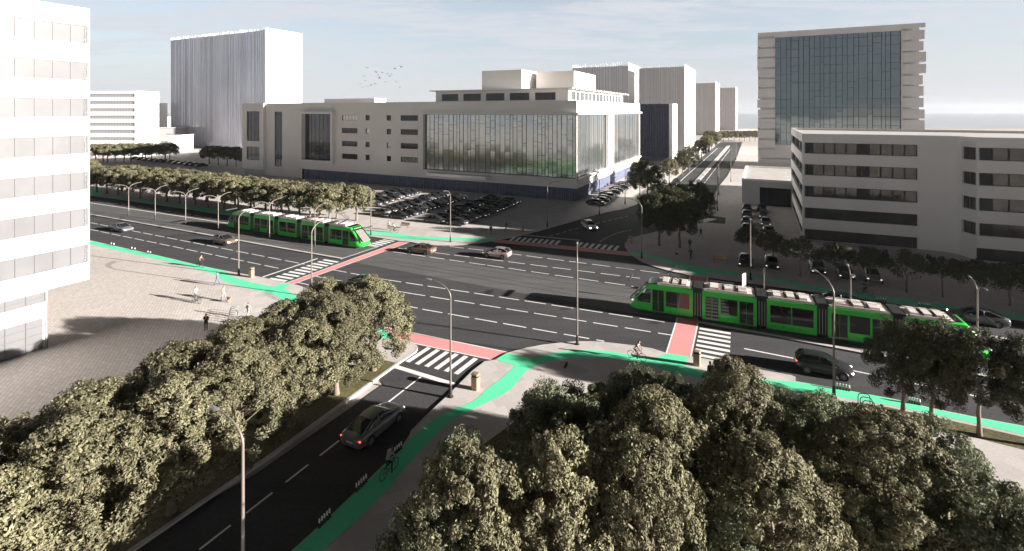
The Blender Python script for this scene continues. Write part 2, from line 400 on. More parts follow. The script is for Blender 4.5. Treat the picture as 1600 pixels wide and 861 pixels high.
# plaza paving, verges
poly('plaza_paving', [(-150,340),(141,387),(225,405),(290,425),(335,450),(345,480),(400,520),(430,560),(330,650),(150,790),(-200,900),(-900,800)], KZ+.004, M_PAVER)
poly('plaza_paving', [(1101,403),(1112,352),(1135,351.5),(1136,328),(1158,328),(1245,380),(1600,430),(1700,450),(1700,480),(1600,476),(1400,452),(1240,432),(1160,416)], KZ+.004, M_PAVER)
poly('grass_verge', [(592,561),(619.5,566.5),(576,597.6),(436,699),(200,859),(100,929),(-120,900),(60,820),(300,690),(460,610)], KZ+.006, M_GRASS)
poly('grass_verge', [(1346,630.5),(1390,636.6),(1454,650.5),(1526,666),(1600,683),(1750,716),(1750,738),(1600,703),(1494,676),(1380,650)], KZ+.006, M_GRASS)
poly('park_lawn', [(830,640),(960,600),(1060,600),(1250,650),(1420,720),(1600,790),(1900,1100),(800,1300),(690,900),(720,720)], KZ+.006, M_GRASS)
poly('grass_verge', [(150,298),(300,318.5),(520,346.5),(545,343),(400,322),(180,292)], KZ+.006, M_GRASS) if False else None
# green cycle lanes
between('green_cycle_lane', [(-60,330.6),(141,375.9),(250,400.3),(307,414),(350,423),(361,431.5),(377.6,437),(402,443),(424.7,447.7),(434,447),(443.4,442.5)],
        [(-60,335.5),(141,381.7),(227.6,401),(296,417),(320,423.5),(337,430),(353,440.4),(394,451.8),(420,457),(441,452),(455.5,444.6)], GZ, M_GREEN)
between('green_cycle_lane', [(424,448.5),(441,450),(455.6,458.3),(467,468),(471,480),(500,497),(560,507),(604,515.5)], [(400,452.5),(426,460),(439,467),(446,474),(460,490),(500,510),(560,522),(620,531.5)], GZ+.003, M_GREEN)
between('green_cycle_lane', [(435,880),(458,859),(518.8,803.5),(573,752),(625,702),(649,679.5),(677,655.6),(705,641),(740.7,625.8),(763,606),(785,590),(803,573.5),(815,562),(832,558.3),(872,550.6),(896.7,547.4),(924.5,547),(955,549.5),(984,554),(1018,558.8),(1034,555.5),(1044,552.6)],
        [(480,882),(503.6,861),(573,797),(622,745),(640,722.8),(670,691),(703,659),(752,633),(789,614.6),(804,601.5),(815,588),(826.5,577),(840,570),(876,560.8),(916.8,559),(959.5,560.8),(982,564),(1022.5,572),(1045,576),(1060,574),(1070,568),(1076,557.3)], GZ, M_GREEN)
between('green_cycle_lane', [(774,561.6),(783,556.4),(791.3,551.8)], [(806,571.5),(818,564),(832,559)], GZ+.003, M_GREEN)
between('green_cycle_lane', [(1046,562),(1074,573),(1105.8,580),(1166.6,590),(1200,593.5),(1243,596.5),(1300,606),(1400,624.5),(1460,639),(1529,653),(1600,666),(1800,704)], [(1022.5,573),(1060,584),(1108,592.5),(1170,601.5),(1224.7,610),(1260,614),(1298,618),(1348.6,626.5),(1390,632.8),(1454.5,647),(1526,662),(1600,679.3),(1800,725)], GZ+.003, M_GREEN)
between('green_cycle_lane', [(-60,279),(141,302.3),(300,322),(345,328.5),(450,343),(561,360.4),(587,361.8),(612,362.8),(629,366.8),(640,368.4),(660,369.6),(715,371.2),(773,373.4)],
        [(-60,282),(141,304.4),(300,326.6),(345,333),(450,349),(561,365.4),(590,366.2),(611,368.2),(628,373.4),(640,375.8),(660,374.8),(706,375.3),(769,376.9)], GZ, M_GREEN)
between('green_cycle_lane', [(983,394),(1011.5,397.6),(1040,404.4),(1062.3,411.4),(1100,419),(1137.6,423.2),(1200,434),(1287,450.2),(1400,466.5),(1499,480),(1600,494),(1800,521)], [(986.5,398.9),(1006,400.8),(1025.4,405.3),(1040,409.9),(1066.5,418.5),(1115,426.5),(1165.4,431.6),(1200,437.8),(1290,456.2),(1400,473),(1497.6,485),(1600,499.6),(1800,529)], GZ, M_GREEN)
poly('green_cycle_lane', [(1062,417.3),(1082,424.3),(1083,429.6),(1104.5,431.9),(1107.6,426.5),(1120,425.5)], GZ+.003, M_GREEN)
poly('green_cycle_lane', [(141,303.3),(141,298),(150,294),(162,294.5),(154,303)], GZ+.003, M_GREEN)
# pink cycle crossings with white edge lines
def crossing(q):
    """q: four pixel corners a-b one long edge, d-c the other"""
    z = .012
    p = [G(x, y, z) for x, y in q]
    b = MB(); b.face([tuple(x) for x in p]); struct(b.build('pink_cycle_crossing', M_PINK))
    b = MB()
    for s, e, o in ((p[0], p[1], 1), (p[3], p[2], -1)):
        c = (p[0]+p[1]+p[2]+p[3]) / 4; d = (e - s).normalized(); nrm = Vector((-d.y, d.x, 0))
        if nrm.dot((s+e)/2 - c) < 0: nrm = -nrm
        b.face([tuple(s + nrm*.02), tuple(e + nrm*.02), tuple(e + nrm*.17), tuple(s + nrm*.17)])
    struct(b.build('crossing_edge_line', M_WHITE))
crossing([(449,442),(629,376.3),(640,378),(455,444.6)])
crossing([(782,375),(983,394.2),(986.5,399.5),(769,377.4)])
crossing([(1043,552.3),(1080.4,429.6),(1105,432.3),(1077.4,556.4)])
crossing([(600,511.5),(791.5,550.9),(773,561.9),(616,529)])
# zebra bars and stop lines
def bars(first, last, n, w, skip=()):
    a0, a1 = G(*first[0]), G(*first[1]); b0, b1 = G(*last[0]), G(*last[1]); m = MB()
    for k in range(n):
        if k in skip: continue
        t = k / (n-1); p = a0.lerp(b0, t); q = a1.lerp(b1, t); d = (q-p).normalized(); s = Vector((-d.y, d.x, 0)) * w/2
        m.face([(x.x, x.y, .008) for x in (p+s, q+s, q-s, p-s)])
    struct(m.build('zebra_crossing', M_WHITE))
bars(((422,435),(447.5,439.3)), ((505.6,405.8),(528,409.8)), 10, .52)
bars(((569,383.6),(585,387.9)), ((598.6,374.2),(616,377.2)), 6, .55)
bars(((797,376.2),(804.6,370)), ((868,382.5),(874,376)), 9, .55)
bars(((902,386),(909.5,379)), ((960,391.4),(966,384.2)), 7, .55)
bars(((1093,513.3),(1141.8,521.4)), ((1085,553.3),(1140,564)), 7, .48)
bars(((1108.3,438),(1147,442.9)), ((1104,453),(1146,460.5)), 4, .48)
bars(((636.6,565.6),(670.5,543.3)), ((712.3,584.3),(743.7,560)), 6, .46)
bars(((1086,346.3),(1108,341.2)), ((1098,347.4),(1119,342.2)), 4, .5)
def line(m, p, q, w, dash=None, gap=None, z=.006):
    p = Vector((p.x,p.y,0)); q = Vector((q.x,q.y,0)); d = q-p; Ln = d.length; d.normalize(); s = Vector((-d.y, d.x, 0)) * w/2
    t = 0
    while t < Ln:
        e = Ln if not dash else min(Ln, t + dash)
        a = p + d*t; b = p + d*e
        m.face([(x.x, x.y, z) for x in (a+s, b+s, b-s, a-s)])
        t = Ln if not dash else e + gap
lm = MB()
line(lm, G(410.5,432.8), G(496,404), .32); line(lm, G(816.4,367), G(906.3,375.6), .3); line(lm, G(619,573), G(710,601), .5)
struct(lm.build('stop_line', M_WHITE))
lm = MB()
for p, q in (((-60,306),(440,418.8)),((-60,314),(440,418.8))): pass
line(lm, G(141,347.9), G(476,413), .16, 2.9, .8); line(lm, G(141,358.5), G(441,420.4), .16, 2.9, .8); line(lm, G(-60,302), G(141,347.9), .16, 2.9, .8); line(lm, G(-60,309), G(141,358.5), .16, 2.9, .8)
line(lm, G(141,311.5), G(345,342.5), .15, 2.6, .9)
line(lm, G(646,379), G(760,391.6), .15, 2.6, .8); line(lm, G(760,391.6), G(1045,428.4), .15, 2.6, .8)
line(lm, G(622,387.7), G(761,404.9), .15, 2.6, .8); line(lm, G(761,404.9), G(1000,434.8), .15, 2.6, .8)
line(lm, G(614,393.4), G(761,414.4), .15, 2.6, .8); line(lm, G(761,414.4), G(990,447.5), .15, 2.6, .8)
line(lm, G(520,421.5), G(601,436.7), .16, 2.55, .7); line(lm, G(601,436.7), G(1046,504.4), .16, 2.55, .7)
line(lm, G(494,432), G(636,457.6), .16, 2.55, .7); line(lm, G(636,457.6), G(1050,523.8), .16, 2.55, .7)
line(lm, G(466,441.5), G(660,483.2), .16, 2.55, .7); line(lm, G(660,483.2), G(944,533.2), .16, 2.55, .7)
line(lm, G(1162.7,544.7), G(1240,559.9), .2); line(lm, G(1250,562), G(1650,645), .17, 2.6, 1.2)
line(lm, G(1150,452), G(1650,522), .17, 2.6, 1.2)
line(lm, G(657.8,588.7), G(590,641.5), .15); line(lm, G(572,655.5), G(150,985), .14, 1.65, .9)
line(lm, G(858,369.5), G(911.6,354), .13, 1.2, .7); line(lm, G(911.6,354), G(983,337), .13, 1.2, .7)
c = smooth([G(937,378), G(945,373), G(955,368), G(970,362.7), G(988,359)], 3)
for k in range(0, len(c)-1): line(lm, c[k], c[k].lerp(c[k+1], .75), .13)
line(lm, G(1040.6,303), G(1121,231.5), .22); line(lm, G(1090.5,299.2), G(1141.6,232.8), .22, 6, 1.2)
struct(lm.build('lane_line', M_WHITE))
# dark joint across the mouth of the near side street
lm = MB(); line(lm, G(642,504), G(820,528.5), .10, z=.004); line(lm, G(820,528.5), G(872,535.6), .10, z=.004)
struct(lm.build('gutter', mat('gutter_slot', (.012,.012,.013), .9)))
# tram track bed: raised on both sides, flush through the junction, with rails
wn = [G(-60,284.5), G(141,317.2), G(345,347.6), G(470,365.5), G(590,386.3)]; wf = [G(-60,297), G(141,336.2), G(300,364.0), G(440,389.3), G(532,405.5)]
m = MB(); m.prism([(p.x, p.y) for p in wn] + [(p.x, p.y) for p in reversed(wf)], -.2, .13); struct(m.build('tram_track_bed', M_ASPH2))
m = MB(); strip(m, wf, offset(wf, .45), .134); strip(m, offset(wn, -.45), wn, .134); struct(m.build('kerb', M_WHITE if False else M_KERB))
en = [G(1091,459), G(1200,473), G(1400,503), G(1700,549)]; ef = [G(1091,506), G(1240,533), G(1361,556), G(1700,622)]
m = MB(); m.prism([(p.x, p.y) for p in en] + [(p.x, p.y) for p in reversed(ef)], -.2, .13); struct(m.build('tram_track_bed', M_ASPH2))
m = MB(); strip(m, ef, offset(ef, .5), .134); strip(m, offset(en, -.5), en, .134); struct(m.build('kerb', M_KERB))
poly('tram_track_bed', [(597,387.3),(622,390.8),(761,416.8),(1060,459.5),(1060,500),(985,489),(760,447.6),(600,418.5),(540,407.2)], .004, M_ASPH2)
def mid(a, b, t): return a.lerp(b, t)
m = MB()
for t in (.2, .36, .62, .78):
    l = [mid(wn[k], wf[k], t) for k in range(5)]; ribbon(m, l, .09, .138)
    e = [mid(en[k], ef[k], t) for k in range(4)]; ribbon(m, e, .09, .138)
    ribbon(m, [l[-1], e[0]], .09, .011)
struct(m.build('rail', mat('rail_steel', (.07,.068,.066), .45, .5)))
# median of the far street
m = MB(); m.prism([(p.x,p.y) for p in (G(1072,298), G(1082,296.5), G(1141,228), G(1136,228))], -.1, .14); struct(m.build('median_strip', M_PAVE))

# ---------------------------------------------------------------- trees
def crown_mesh(seed, name, n, leaf, material, rz=(2.6, 2.6, 2.9), cz=4.9, clumps=70, egg=.25, cut=-.75, inner=.66):
    r = random.Random(seed); m = MB()
    cl = []
    lobes = [(Vector((r.gauss(0,1), r.gauss(0,1), r.gauss(0,.8))).normalized(), r.uniform(.03, .16)) for _ in range(9)]
    while len(cl) < clumps:
        d = Vector((r.gauss(0,1), r.gauss(0,1), r.gauss(.1,1))).normalized()
        if d.z < cut: continue
        k = 1.0
        for ld, la in lobes: k += la * max(0, d.dot(ld) - .55) * 2.2
        k *= r.uniform(inner, .98) if r.random() < .85 else r.uniform(.3, .6)
        sh = 1 - egg * max(0, d.z) ** 1.5
        c = Vector((d.x * rz[0] * k * sh, d.y * rz[1] * k * sh, d.z * rz[2] * k))
        cl.append((c, d, r.uniform(.30, .62) * rz[0] / 2.6 * 1.15 * (80 / max(clumps, 60)) ** .35, r.uniform(.75, 1.2)))
    per = n // clumps
    for c, d, cr, ls in cl:
        for _ in range(per):
            q = Vector((r.gauss(0,1), r.gauss(0,1), r.gauss(0,1))).normalized()
            p = c + q * cr * r.uniform(.35, 1.0) ** .6
            nrm = (q * .7 + d * .7 + Vector((r.gauss(0,1), r.gauss(0,1), r.gauss(0,1))) * .55).normalized()
            t = nrm.orthogonal().normalized(); b = nrm.cross(t); a = r.uniform(0, 6.283)
            t, b = t * math.cos(a) + b * math.sin(a), b * math.cos(a) - t * math.sin(a)
            s = leaf * r.uniform(.6, 1.35) * ls; p = p + Vector((0, 0, cz)); w = s * r.uniform(.38, .55); h = nrm * s * r.uniform(-.18, .18)
            m.face([p - t*s*.5, p + b*w*.5 + h, p + t*s*.5, p - b*w*.5 + h])
    return m.mesh(name, material)
def trunk_mesh(seed, h0=2.6, h1=6.2, rad=.17, limbs=7, spread=1.5):
    r = random.Random(seed + 99); m = MB()
    pts = [Vector((r.gauss(0,.02)*k, r.gauss(0,.02)*k, h1 * k / 7)) for k in range(8)]
    pts[0].z = -.05
    m.tube(pts, [rad * 1.45, rad * 1.02, rad * .95, rad * .85, rad * .62, rad * .42, rad * .25, rad * .1], 9)
    for i in range(limbs):
        z = r.uniform(h0 * .9, h1 * .72); a = r.uniform(0, 6.283); L_ = spread * r.uniform(.7, 1.2)
        p0 = Vector((0, 0, z)); p1 = p0 + Vector((math.cos(a)*L_*.45, math.sin(a)*L_*.45, L_*.35)); p2 = p0 + Vector((math.cos(a+.3)*L_, math.sin(a+.3)*L_, L_*.85))
        m.tube([p0, p1, p2], [rad*.45, rad*.3, rad*.1], 6)
    return m.mesh('trunk', M_BARK, True, 60)
TREE = {
 'broad': [(crown_mesh(k, 'crown', 46000, .155, M_LEAF, (2.75, 2.75, 3.25), 4.7, 300, .34, -.9, .82), trunk_mesh(k)) for k in (1, 2, 3)],
 'fine':  [(crown_mesh(k, 'crown', 24000, .155, M_LEAF2, (2.3, 2.3, 2.5), 4.6, 95, .15), trunk_mesh(k, 2.2)) for k in (11, 12)],
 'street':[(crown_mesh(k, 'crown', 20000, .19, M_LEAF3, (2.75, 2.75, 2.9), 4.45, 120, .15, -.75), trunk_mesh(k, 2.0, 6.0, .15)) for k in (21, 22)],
 'row':   [(crown_mesh(k, 'crown', 8000, .31, M_LEAF, (2.7, 2.7, 2.6), 4.7, 110, .12, -.75, .8), trunk_mesh(k, 2.3, 6.0, .16, 4)) for k in (31, 32, 33)],
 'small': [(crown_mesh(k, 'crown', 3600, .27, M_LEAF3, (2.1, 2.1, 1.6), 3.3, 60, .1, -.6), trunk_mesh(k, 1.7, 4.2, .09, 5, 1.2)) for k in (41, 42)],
}
TREEH = {'broad': 8.0, 'fine': 7.2, 'street': 7.4, 'row': 7.4, 'small': 5.0}
NT = [0]
def tree(kind, p, h, label, group, wide=1.0, name='tree'):
    NT[0] += 1; r = random.Random(NT[0] * 17)
    cm, tm = TREE[kind][r.randrange(len(TREE[kind]))]; s = h / TREEH[kind]
    o = empty(name, (p.x, p.y, p.z), r.uniform(0, 6.28)); o.scale = (s * wide * r.uniform(.94, 1.06), s * wide * r.uniform(.94, 1.06), s)
    tag(o, label, 'tree', group); link('crown', cm, o); link('trunk', tm, o); return o
def tree_at_top(kind, px, top, h, label, group, wide=1.0):
    Y = F * (CH - h) / (top - HOR); return tree(kind, Vector(((px-800)/F*Y, Y, KZ)), h, label, group, wide)
# double row along the near street, left side
g_ = 'trees in the double row along the left side of the near street'
p0 = Vector((-11.55, 42.6, KZ)); st = (Vector((-18.5, 27.2, KZ)) - p0) / 4
for k in range(7):
    tree('broad', p0 + st * k + Vector((rnd.uniform(-.3,.3), rnd.uniform(-.3,.3), 0)), rnd.uniform(7.2, 7.8), 'sunlit olive kerbside tree of the near street, %s from the junction' % ORD[k], g_, 1.2)
for k in range(7):
    tree('broad', p0 + st * (k + .35) - U * 0 + V * 3.6 + Vector((rnd.uniform(-.3,.3), rnd.uniform(-.3,.3), 0)), rnd.uniform(7.0, 7.7), 'sunlit olive plaza tree, %s from the junction' % ORD[k], g_, 1.25)
# park in the foreground
g_ = 'park trees in the foreground'
PARK = [('broad',745,712,8.6,'tall olive tree at the park edge nearest the green cycle lane',.8),('broad',870,685,8.6,'tall dense front tree of the park, next to the one by the lane',.8),('broad',1012,692,8.6,'tall dense tree in the middle front of the park below the round one',.78),
 ('broad',1025,612,8.6,'round olive tree in the centre of the park behind the front line',.85),('broad',1145,585,8.2,'big tree standing beside the person in black at the cycle lane',.95),('broad',1200,698,7.6,'wide olive tree in the front of the park below the big lane side tree',1.0),
 ('broad',1392,650,7.8,'largest olive tree of the park, in front of the bicycle hoops',1.1),('fine',715,680,6.4,'small leafy dark tree at the left end of the park',.9),('fine',848,600,7,'leafy grey green tree nearest the litter bin on the left of the park',.9),
 ('fine',912,603,6.6,'leafy grey green tree second from the left along the back of the park',.95),('fine',985,574,7,'leafy grey green tree just below the cyclist in white on the lane',1),('fine',1062,590,6.4,'leafy grey green tree left of the person in black',.9),
 ('fine',1290,618,6,'leafy pale green tree below the dark hatchback and lamp post',1),('fine',1232,612,5.8,'leafy pale green tree right of the big lane side tree',.9),('fine',1478,662,6.2,'leafy pale green tree beside the grass verge with street trees',1),
 ('fine',1560,742,6.6,'leafy grey green tree in the bottom right corner of the park',1.05),('fine',1105,760,6.0,'low dark leafy tree in the shaded gap right of the middle front tree',.8),('fine',800,700,5.6,'low dark leafy tree in the gap between the two left front trees',.8),('fine',950,705,5.8,'low dark leafy tree in the gap left of the middle front tree',.8),('fine',1340,775,4.8,'leafy grey green bush-like tree low at the front right of the park',.95),
 
 ('fine',665,800,6.5,'small dark leafy tree at the bottom left of the park',.9)]
for kd, px, top, h, lb, wd in PARK: tree_at_top(kd, px, top, h, lb, g_, wd)
g_ = 'dark street trees on the verge at the right'
for k, (px, py, h) in enumerate(((1411,645,6.5),(1456,655,6.9),(1530,680,6.8),(1612,697,7.2))):
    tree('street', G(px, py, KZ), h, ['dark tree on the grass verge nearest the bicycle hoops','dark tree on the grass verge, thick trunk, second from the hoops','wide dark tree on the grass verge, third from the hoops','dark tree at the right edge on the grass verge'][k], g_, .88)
# boulevard double row, left of the parking area
g_ = 'double row of trees along the avenue cycle lane'
a, b = G(150, 300.6, KZ), G(514, 350, KZ)
for k in range(17):
    tree('row', a.lerp(b, k/16) + Vector((rnd.uniform(-.3,.3), rnd.uniform(-.3,.3), 0)), rnd.uniform(6.8, 7.1), 'boulevard tree on the lane side line, %s from the parked cars end' % ORD[16-k], g_, 1.32)
for k in range(17):
    tree('row', a.lerp(b, (k+.55)/16) + U*4.6 + Vector((rnd.uniform(-.3,.3), rnd.uniform(-.3,.3), 0)), rnd.uniform(6.8, 7.1), 'boulevard tree on the plaza side line, %s from the parked cars end' % ORD[16-k], g_, 1.32)
for k in range(3):
    tree('row', a + V*(5+5.5*k) + U*(k*2), 8.2, 'bright sunlit tree beyond the boulevard row, %s from the white office block' % ORD[2-k], g_, 1.15)
g_ = 'dark trees behind the far left plaza'
for k in range(11):
    tree('row', G(150+11.5*k, 254-.3*k, KZ) + Vector((0, rnd.uniform(-2,2), 0)), 7.8, 'dark far tree in a dense line before the low roofs, %s from the left building' % ORD[k], g_, 1.35)
for k in range(5):
    tree('row', G(146+13*k, 236, KZ), 8, 'sunlit far tree in front of the pale office block, %s from the left building' % ORD[k], g_, 1.4)
for k in range(5):
    tree('row', G(327+14*k, 256.5+1.2*k, KZ), 7.6, 'dark tree below the finned white tower, %s from the left' % ORD[k], g_, 1.15)
# side street beyond the junction
g_ = 'trees along the far side street'
for px, py, h, w, lb in ((1012,313,9.6,1.15,'large black shaded tree at the street beside the parked car line'),(1000,304,8.6,1.0,'shaded tree left of the large black one by the parked car line'),(1046,290,8,.95,'pale sunlit tree behind the large black shaded street tree'),(1077,268,9,1.1,'round dark tree halfway along the left kerb of the far street'),
                         (1066,274,8.4,1,'dark tree tucked left of the round dark one on the far street'),(1096,251,9,1,'small sunlit tree beyond the round dark street tree'),(1104,240,9.4,1,'sunlit tree just before the far end of the street'),(1112,234,10,1,'dark tree at the far left end of the street'),(1118,228,9,1,'sunlit far tree at the end of the street, left kerb'),
                         (1030,384,9.2,1.05,'big black shaded tree on the corner pavement, nearest the lamp'),(1062,387,9,1.0,'big black shaded tree on the corner pavement, right of the lamp one'),(1088,357,8.6,1.0,'black shaded tree beside the small side road crossing'),(1045,368,9.4,1.05,'black shaded tree at the back of the corner pavement')):
    tree('street' if 'dark' in lb.split('beyond')[0] or 'black' in lb.split('behind')[0] or 'shaded' in lb.split('behind')[0] else 'row', G(px, py, KZ), h*.98, lb, g_, w)  # trees in shade take the darker leaf: their shade is in the colour
g_ = 'row of pale trees closing the far end of the street'
for k in range(11): tree('row', G(1106+8.2*k, 221.5-.1*k, KZ), 7.6, 'pale tree closing the street end, %s in the row counted from the finned towers' % ORD[k], g_, 1.1)
g_ = 'small dark trees before the four storey building'
for k, (px, py) in enumerate(((1172,405),(1208,417),(1250,431.7),(1304,439),(1359,447.5),(1416.5,456.7),(1472.6,464),(1526,471),(1578,478),(1632,486))):
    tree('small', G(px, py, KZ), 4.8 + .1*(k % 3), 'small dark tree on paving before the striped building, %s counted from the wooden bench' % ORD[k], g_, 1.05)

# ---------------------------------------------------------------- cars
def wheel(parent, x, y, side, r=.335):
    t = MB(); t.ring((0,0,0), (0,1,0), r-.09, .1, 22, 8); t.disc((0,-.03*side,0), (0,1,0), r-.1, .14, 18)
    o = t.build('wheel', M_TIRE, parent, True, 50); o.location = (x, y, r)
    q = MB(); q.ring((0,.085*side,0), (0,1,0), r-.125, .018, 20, 5)
    for k in range(7):
        a = 2*math.pi*k/7; d = Vector((math.cos(a), 0, math.sin(a)))
        q.tube([Vector((0,.085*side,0)) + d*.03, Vector((0,.08*side,0)) + d*(r-.12)], [.035,.024], 5)
    q.disc((0,.085*side,0), (0,1,0), .055, .03, 10)
    q.build('rim', M_RIM, o, True)
def car(paint, style='sedan', lit=0, rims=True):
    """x forward, origin on the ground under the middle"""
    o = empty('car')
    if style == 'sedan':
        st = [(-2.40,.66,.42,.60,.64),(-2.36,.80,.30,.80,.93),(-2.2,.87,.24,.90,1.01),(-1.75,.915,.20,.93,1.04),(-1.0,.93,.19,.94,1.03),(0,.935,.18,.92,1.0),(.9,.93,.18,.88,.98),(1.5,.92,.2,.80,.90),(2.0,.88,.22,.70,.80),(2.28,.78,.26,.58,.68),(2.40,.60,.34,.48,.55)]
        gl = [(-1.98,.74,1.0,.70,1.01),(-1.62,.76,1.0,.66,1.16),(-.95,.78,.97,.60,1.39),(-.2,.79,.96,.585,1.445),(.25,.79,.95,.585,1.41),(.8,.78,.94,.63,1.20),(1.22,.75,.92,.70,.955)]
        rf = (-1.02, .32)
    else:
        st = [(-2.12,.74,.40,.70,.78),(-2.10,.84,.32,.92,1.02),(-1.9,.89,.25,.97,1.07),(-1.4,.92,.21,.97,1.07),(-.7,.93,.2,.96,1.05),(0,.93,.2,.94,1.03),(.7,.93,.2,.92,1.01),(1.25,.92,.22,.86,.95),(1.7,.89,.25,.76,.86),(1.98,.78,.28,.62,.73),(2.08,.6,.36,.52,.6)]
        gl = [(-2.02,.76,1.04,.72,1.06),(-1.8,.78,1.04,.67,1.33),(-1.45,.79,1.02,.63,1.47),(-.5,.8,1.0,.61,1.53),(.1,.8,.98,.61,1.48),(.6,.79,.96,.65,1.25),(1.02,.76,.94,.71,.99)]
        rf = (-1.6, .12)
    b = MB(); rings = []
    for x, w, zb, zs, zt in st:
        half = [(0, zb), (w*.8, zb), (w*.97, zb+.1), (w, (zb+zs)/2), (w*.975, zs-.04), (w*.90, zs+(zt-zs)*.45), (w*.6, zt-.015), (0, zt)]
        rings.append([(x, y, z) for y, z in half] + [(x, -y, z) for y, z in reversed(half[1:-1])])
    b.loft(rings)
    b.build('body', paint, o, True, 50)
    wb = (1.42, -1.40) if style == 'sedan' else (1.28, -1.27)
    for x in wb:
        for s in (1, -1):
            ar = MB(); ar.ring((x, .90*s, .34), (0,1,0), .36, .045, 20, 6); ar.disc((x,.895*s,.34), (0,1,0), .37, .07, 20); ar.build('wheel_arch', M_TRIM, o, True)
    g = MB(); g.loft([[(x,w0,z0),(x,(w0+w1)/2+.02,(z0+z1)/2),(x,w1,z1-.03),(x,w1*.8,z1),(x,-w1*.8,z1),(x,-w1,z1-.03),(x,-(w0+w1)/2-.02,(z0+z1)/2),(x,-w0,z0)] for x,w0,z0,w1,z1 in gl])
    g.build('cabin_glass', M_CARGL, o, True, 50)
    r_ = MB(); rr = [q for q in gl if rf[0]-.1 <= q[0] <= rf[1]+.1]
    r_.loft([[(x, w1+.012, z1-.045),(x, w1*.82, z1+.012),(x, 0, z1+.022),(x, -w1*.82, z1+.012),(x, -w1-.012, z1-.045)] for x,w0,z0,w1,z1 in rr], closed=False, cap=False)
    r_.build('roof', paint, o, True)
    def gp(x, s, t):
        for k in range(len(gl)-1):
            if gl[k][0] <= x <= gl[k+1][0]:
                u = (x-gl[k][0])/(gl[k+1][0]-gl[k][0]); q = [gl[k][j]+(gl[k+1][j]-gl[k][j])*u for j in range(5)]
                w = q[1]+(q[3]-q[1])*t + .012 + (.02 if 0 < t < 1 else 0); return Vector((x, s*w, q[2]+(q[4]-.03-q[2])*t))
    for s in (1, -1):
        for path in ([gp(gl[-1][0]-.05,s,1), gp(gl[-2][0],s,1), gp(gl[-3][0],s,1)], [gp(gl[0][0]+.02,s,1), gp(gl[1][0],s,1), gp(gl[2][0],s,1)], [gp(-.35,s,0), gp(-.37,s,.5), gp(-.38,s,1)]):
            pl = MB(); pl.tube(path, .028, 5); pl.build('pillar', paint, o, True)
    for s in (1, -1):
        for x in wb: wheel(o, x, .845*s, s)
        f = st[-2]; h = MB(); h.ball((f[0]-.06, (f[1]-.12)*s, f[3]+.02), (.13,.15,.05), 10, 6); h.build('headlight', M_HEADON if lit & 1 else M_HEAD, o, True)
        f = st[1]; h = MB(); h.ball((f[0]+.05, (f[1]-.16)*s, f[3]-.02), (.06,.24,.055), 10, 6); h.build('tail_light', M_TAILON if lit & 2 else M_TAIL, o, True)
        h = MB(); h.ball((.72, .96*s, .99), (.07,.10,.06), 8, 6); h.build('door_mirror', paint, o, True)
    dl = MB()
    for s in (1, -1):
        for x in (.78, -.36, -1.2): dl.box((x-.006, s*.936-.006, .34), (x+.006, s*.936+.006, .9))
        for x in (-.15, -1.02): dl.box((x-.1, s*.938-.012, .76), (x+.06, s*.938+.012, .785))
    dl.build('door_seam', M_TRIM, o)
    gr = MB(); gr.box((st[-1][0]-.06,-.5,.36),(st[-1][0]+.015,.5,.47)); gr.build('grille', M_TRIM, o)
    np_ = MB(); np_.box((st[0][0]-.02,-.26,.55),(st[0][0]+.03,.26,.66)); np_.build('number_plate', mat('plate_white',(.6,.6,.58),.5), o)
    return o
def cpaint(n, c, r=.28): return mat('car_paint_' + n, c, r, .25, 0, 1, coat=.6)
P_BLK, P_CHAR, P_GREY, P_SILV, P_BRNZ, P_PINK, P_WHITE = cpaint('black',(.014,.014,.016)), cpaint('charcoal',(.035,.036,.038)), cpaint('grey',(.17,.17,.175)), cpaint('silver',(.34,.33,.32)), cpaint('bronze',(.17,.12,.09)), cpaint('rose',(.40,.30,.28)), cpaint('white',(.6,.6,.6))
def put(o, p, d, label, group=None):
    o.location = (p.x, p.y, p.z); o.rotation_euler = (0,0,ang(d)); tag(o, label, 'car', group); return o
MV = 'cars driving on the streets'
def side_pos(rear, front, right):
    """ground midpoint of one side's wheels in the photo -> car centre; right: which side of the car is seen (+1 its right side)"""
    a, b = G(*rear), G(*front); d = (b-a).normalized(); n = Vector((d.y, -d.x, 0)); return (a+b)/2 - n*.93*right, d
p, d = side_pos((580.5,698.5),(623.5,659),1); put(car(P_GREY,'sedan',2), p, U, 'grey saloon with glowing tail lights driving up the near street', MV)
p, d = side_pos((1257.6,583.5),(1322,596.5),1); put(car(P_CHAR,'hatch',3), p, d, 'dark hatchback with lit lamps beside the right hand tram', MV)
p, d = side_pos((1558.5,512.8),(1504.5,504),-1); put(car(P_GREY,'sedan',1), p, d, 'grey saloon behind the right hand tram near the frame edge', MV)
p = G(1306, 477); put(car(P_BLK,'sedan',0), p, V2, 'black saloon half hidden behind the right hand tram roof', MV)
p, d = side_pos((662.3,399.2),(640.4,395),-1); put(car(P_BRNZ,'sedan',2), p, V2, 'bronze saloon just past the pink crossing with glowing tail lights', MV)
p, d = side_pos((781.8,405.4),(762,402.6),-1); put(car(P_PINK,'hatch',2), p, V2, 'pale rose hatchback with glowing tail lights in the junction', MV)
p = G(572, 449); put(car(P_BLK,'sedan',0), p, -V2, 'black saloon hidden behind the crown of a near street tree', MV)
p, d = side_pos((334,381.2),(351,384.8),1); put(car(P_BRNZ,'hatch',1), p, -V, 'bronze hatchback beside the track bed near the left tram', MV)
p, d = side_pos((172,361.2),(191,364.2),1); put(car(P_GREY,'sedan',0), p, -V, 'grey saloon in the middle lane close to the white left building', MV)
p = G(921, 357.5); put(car(P_WHITE,'hatch',1), p, -(U*.75+V*.66), 'white hatchback with lit headlights coming out of the shaded far street', MV)
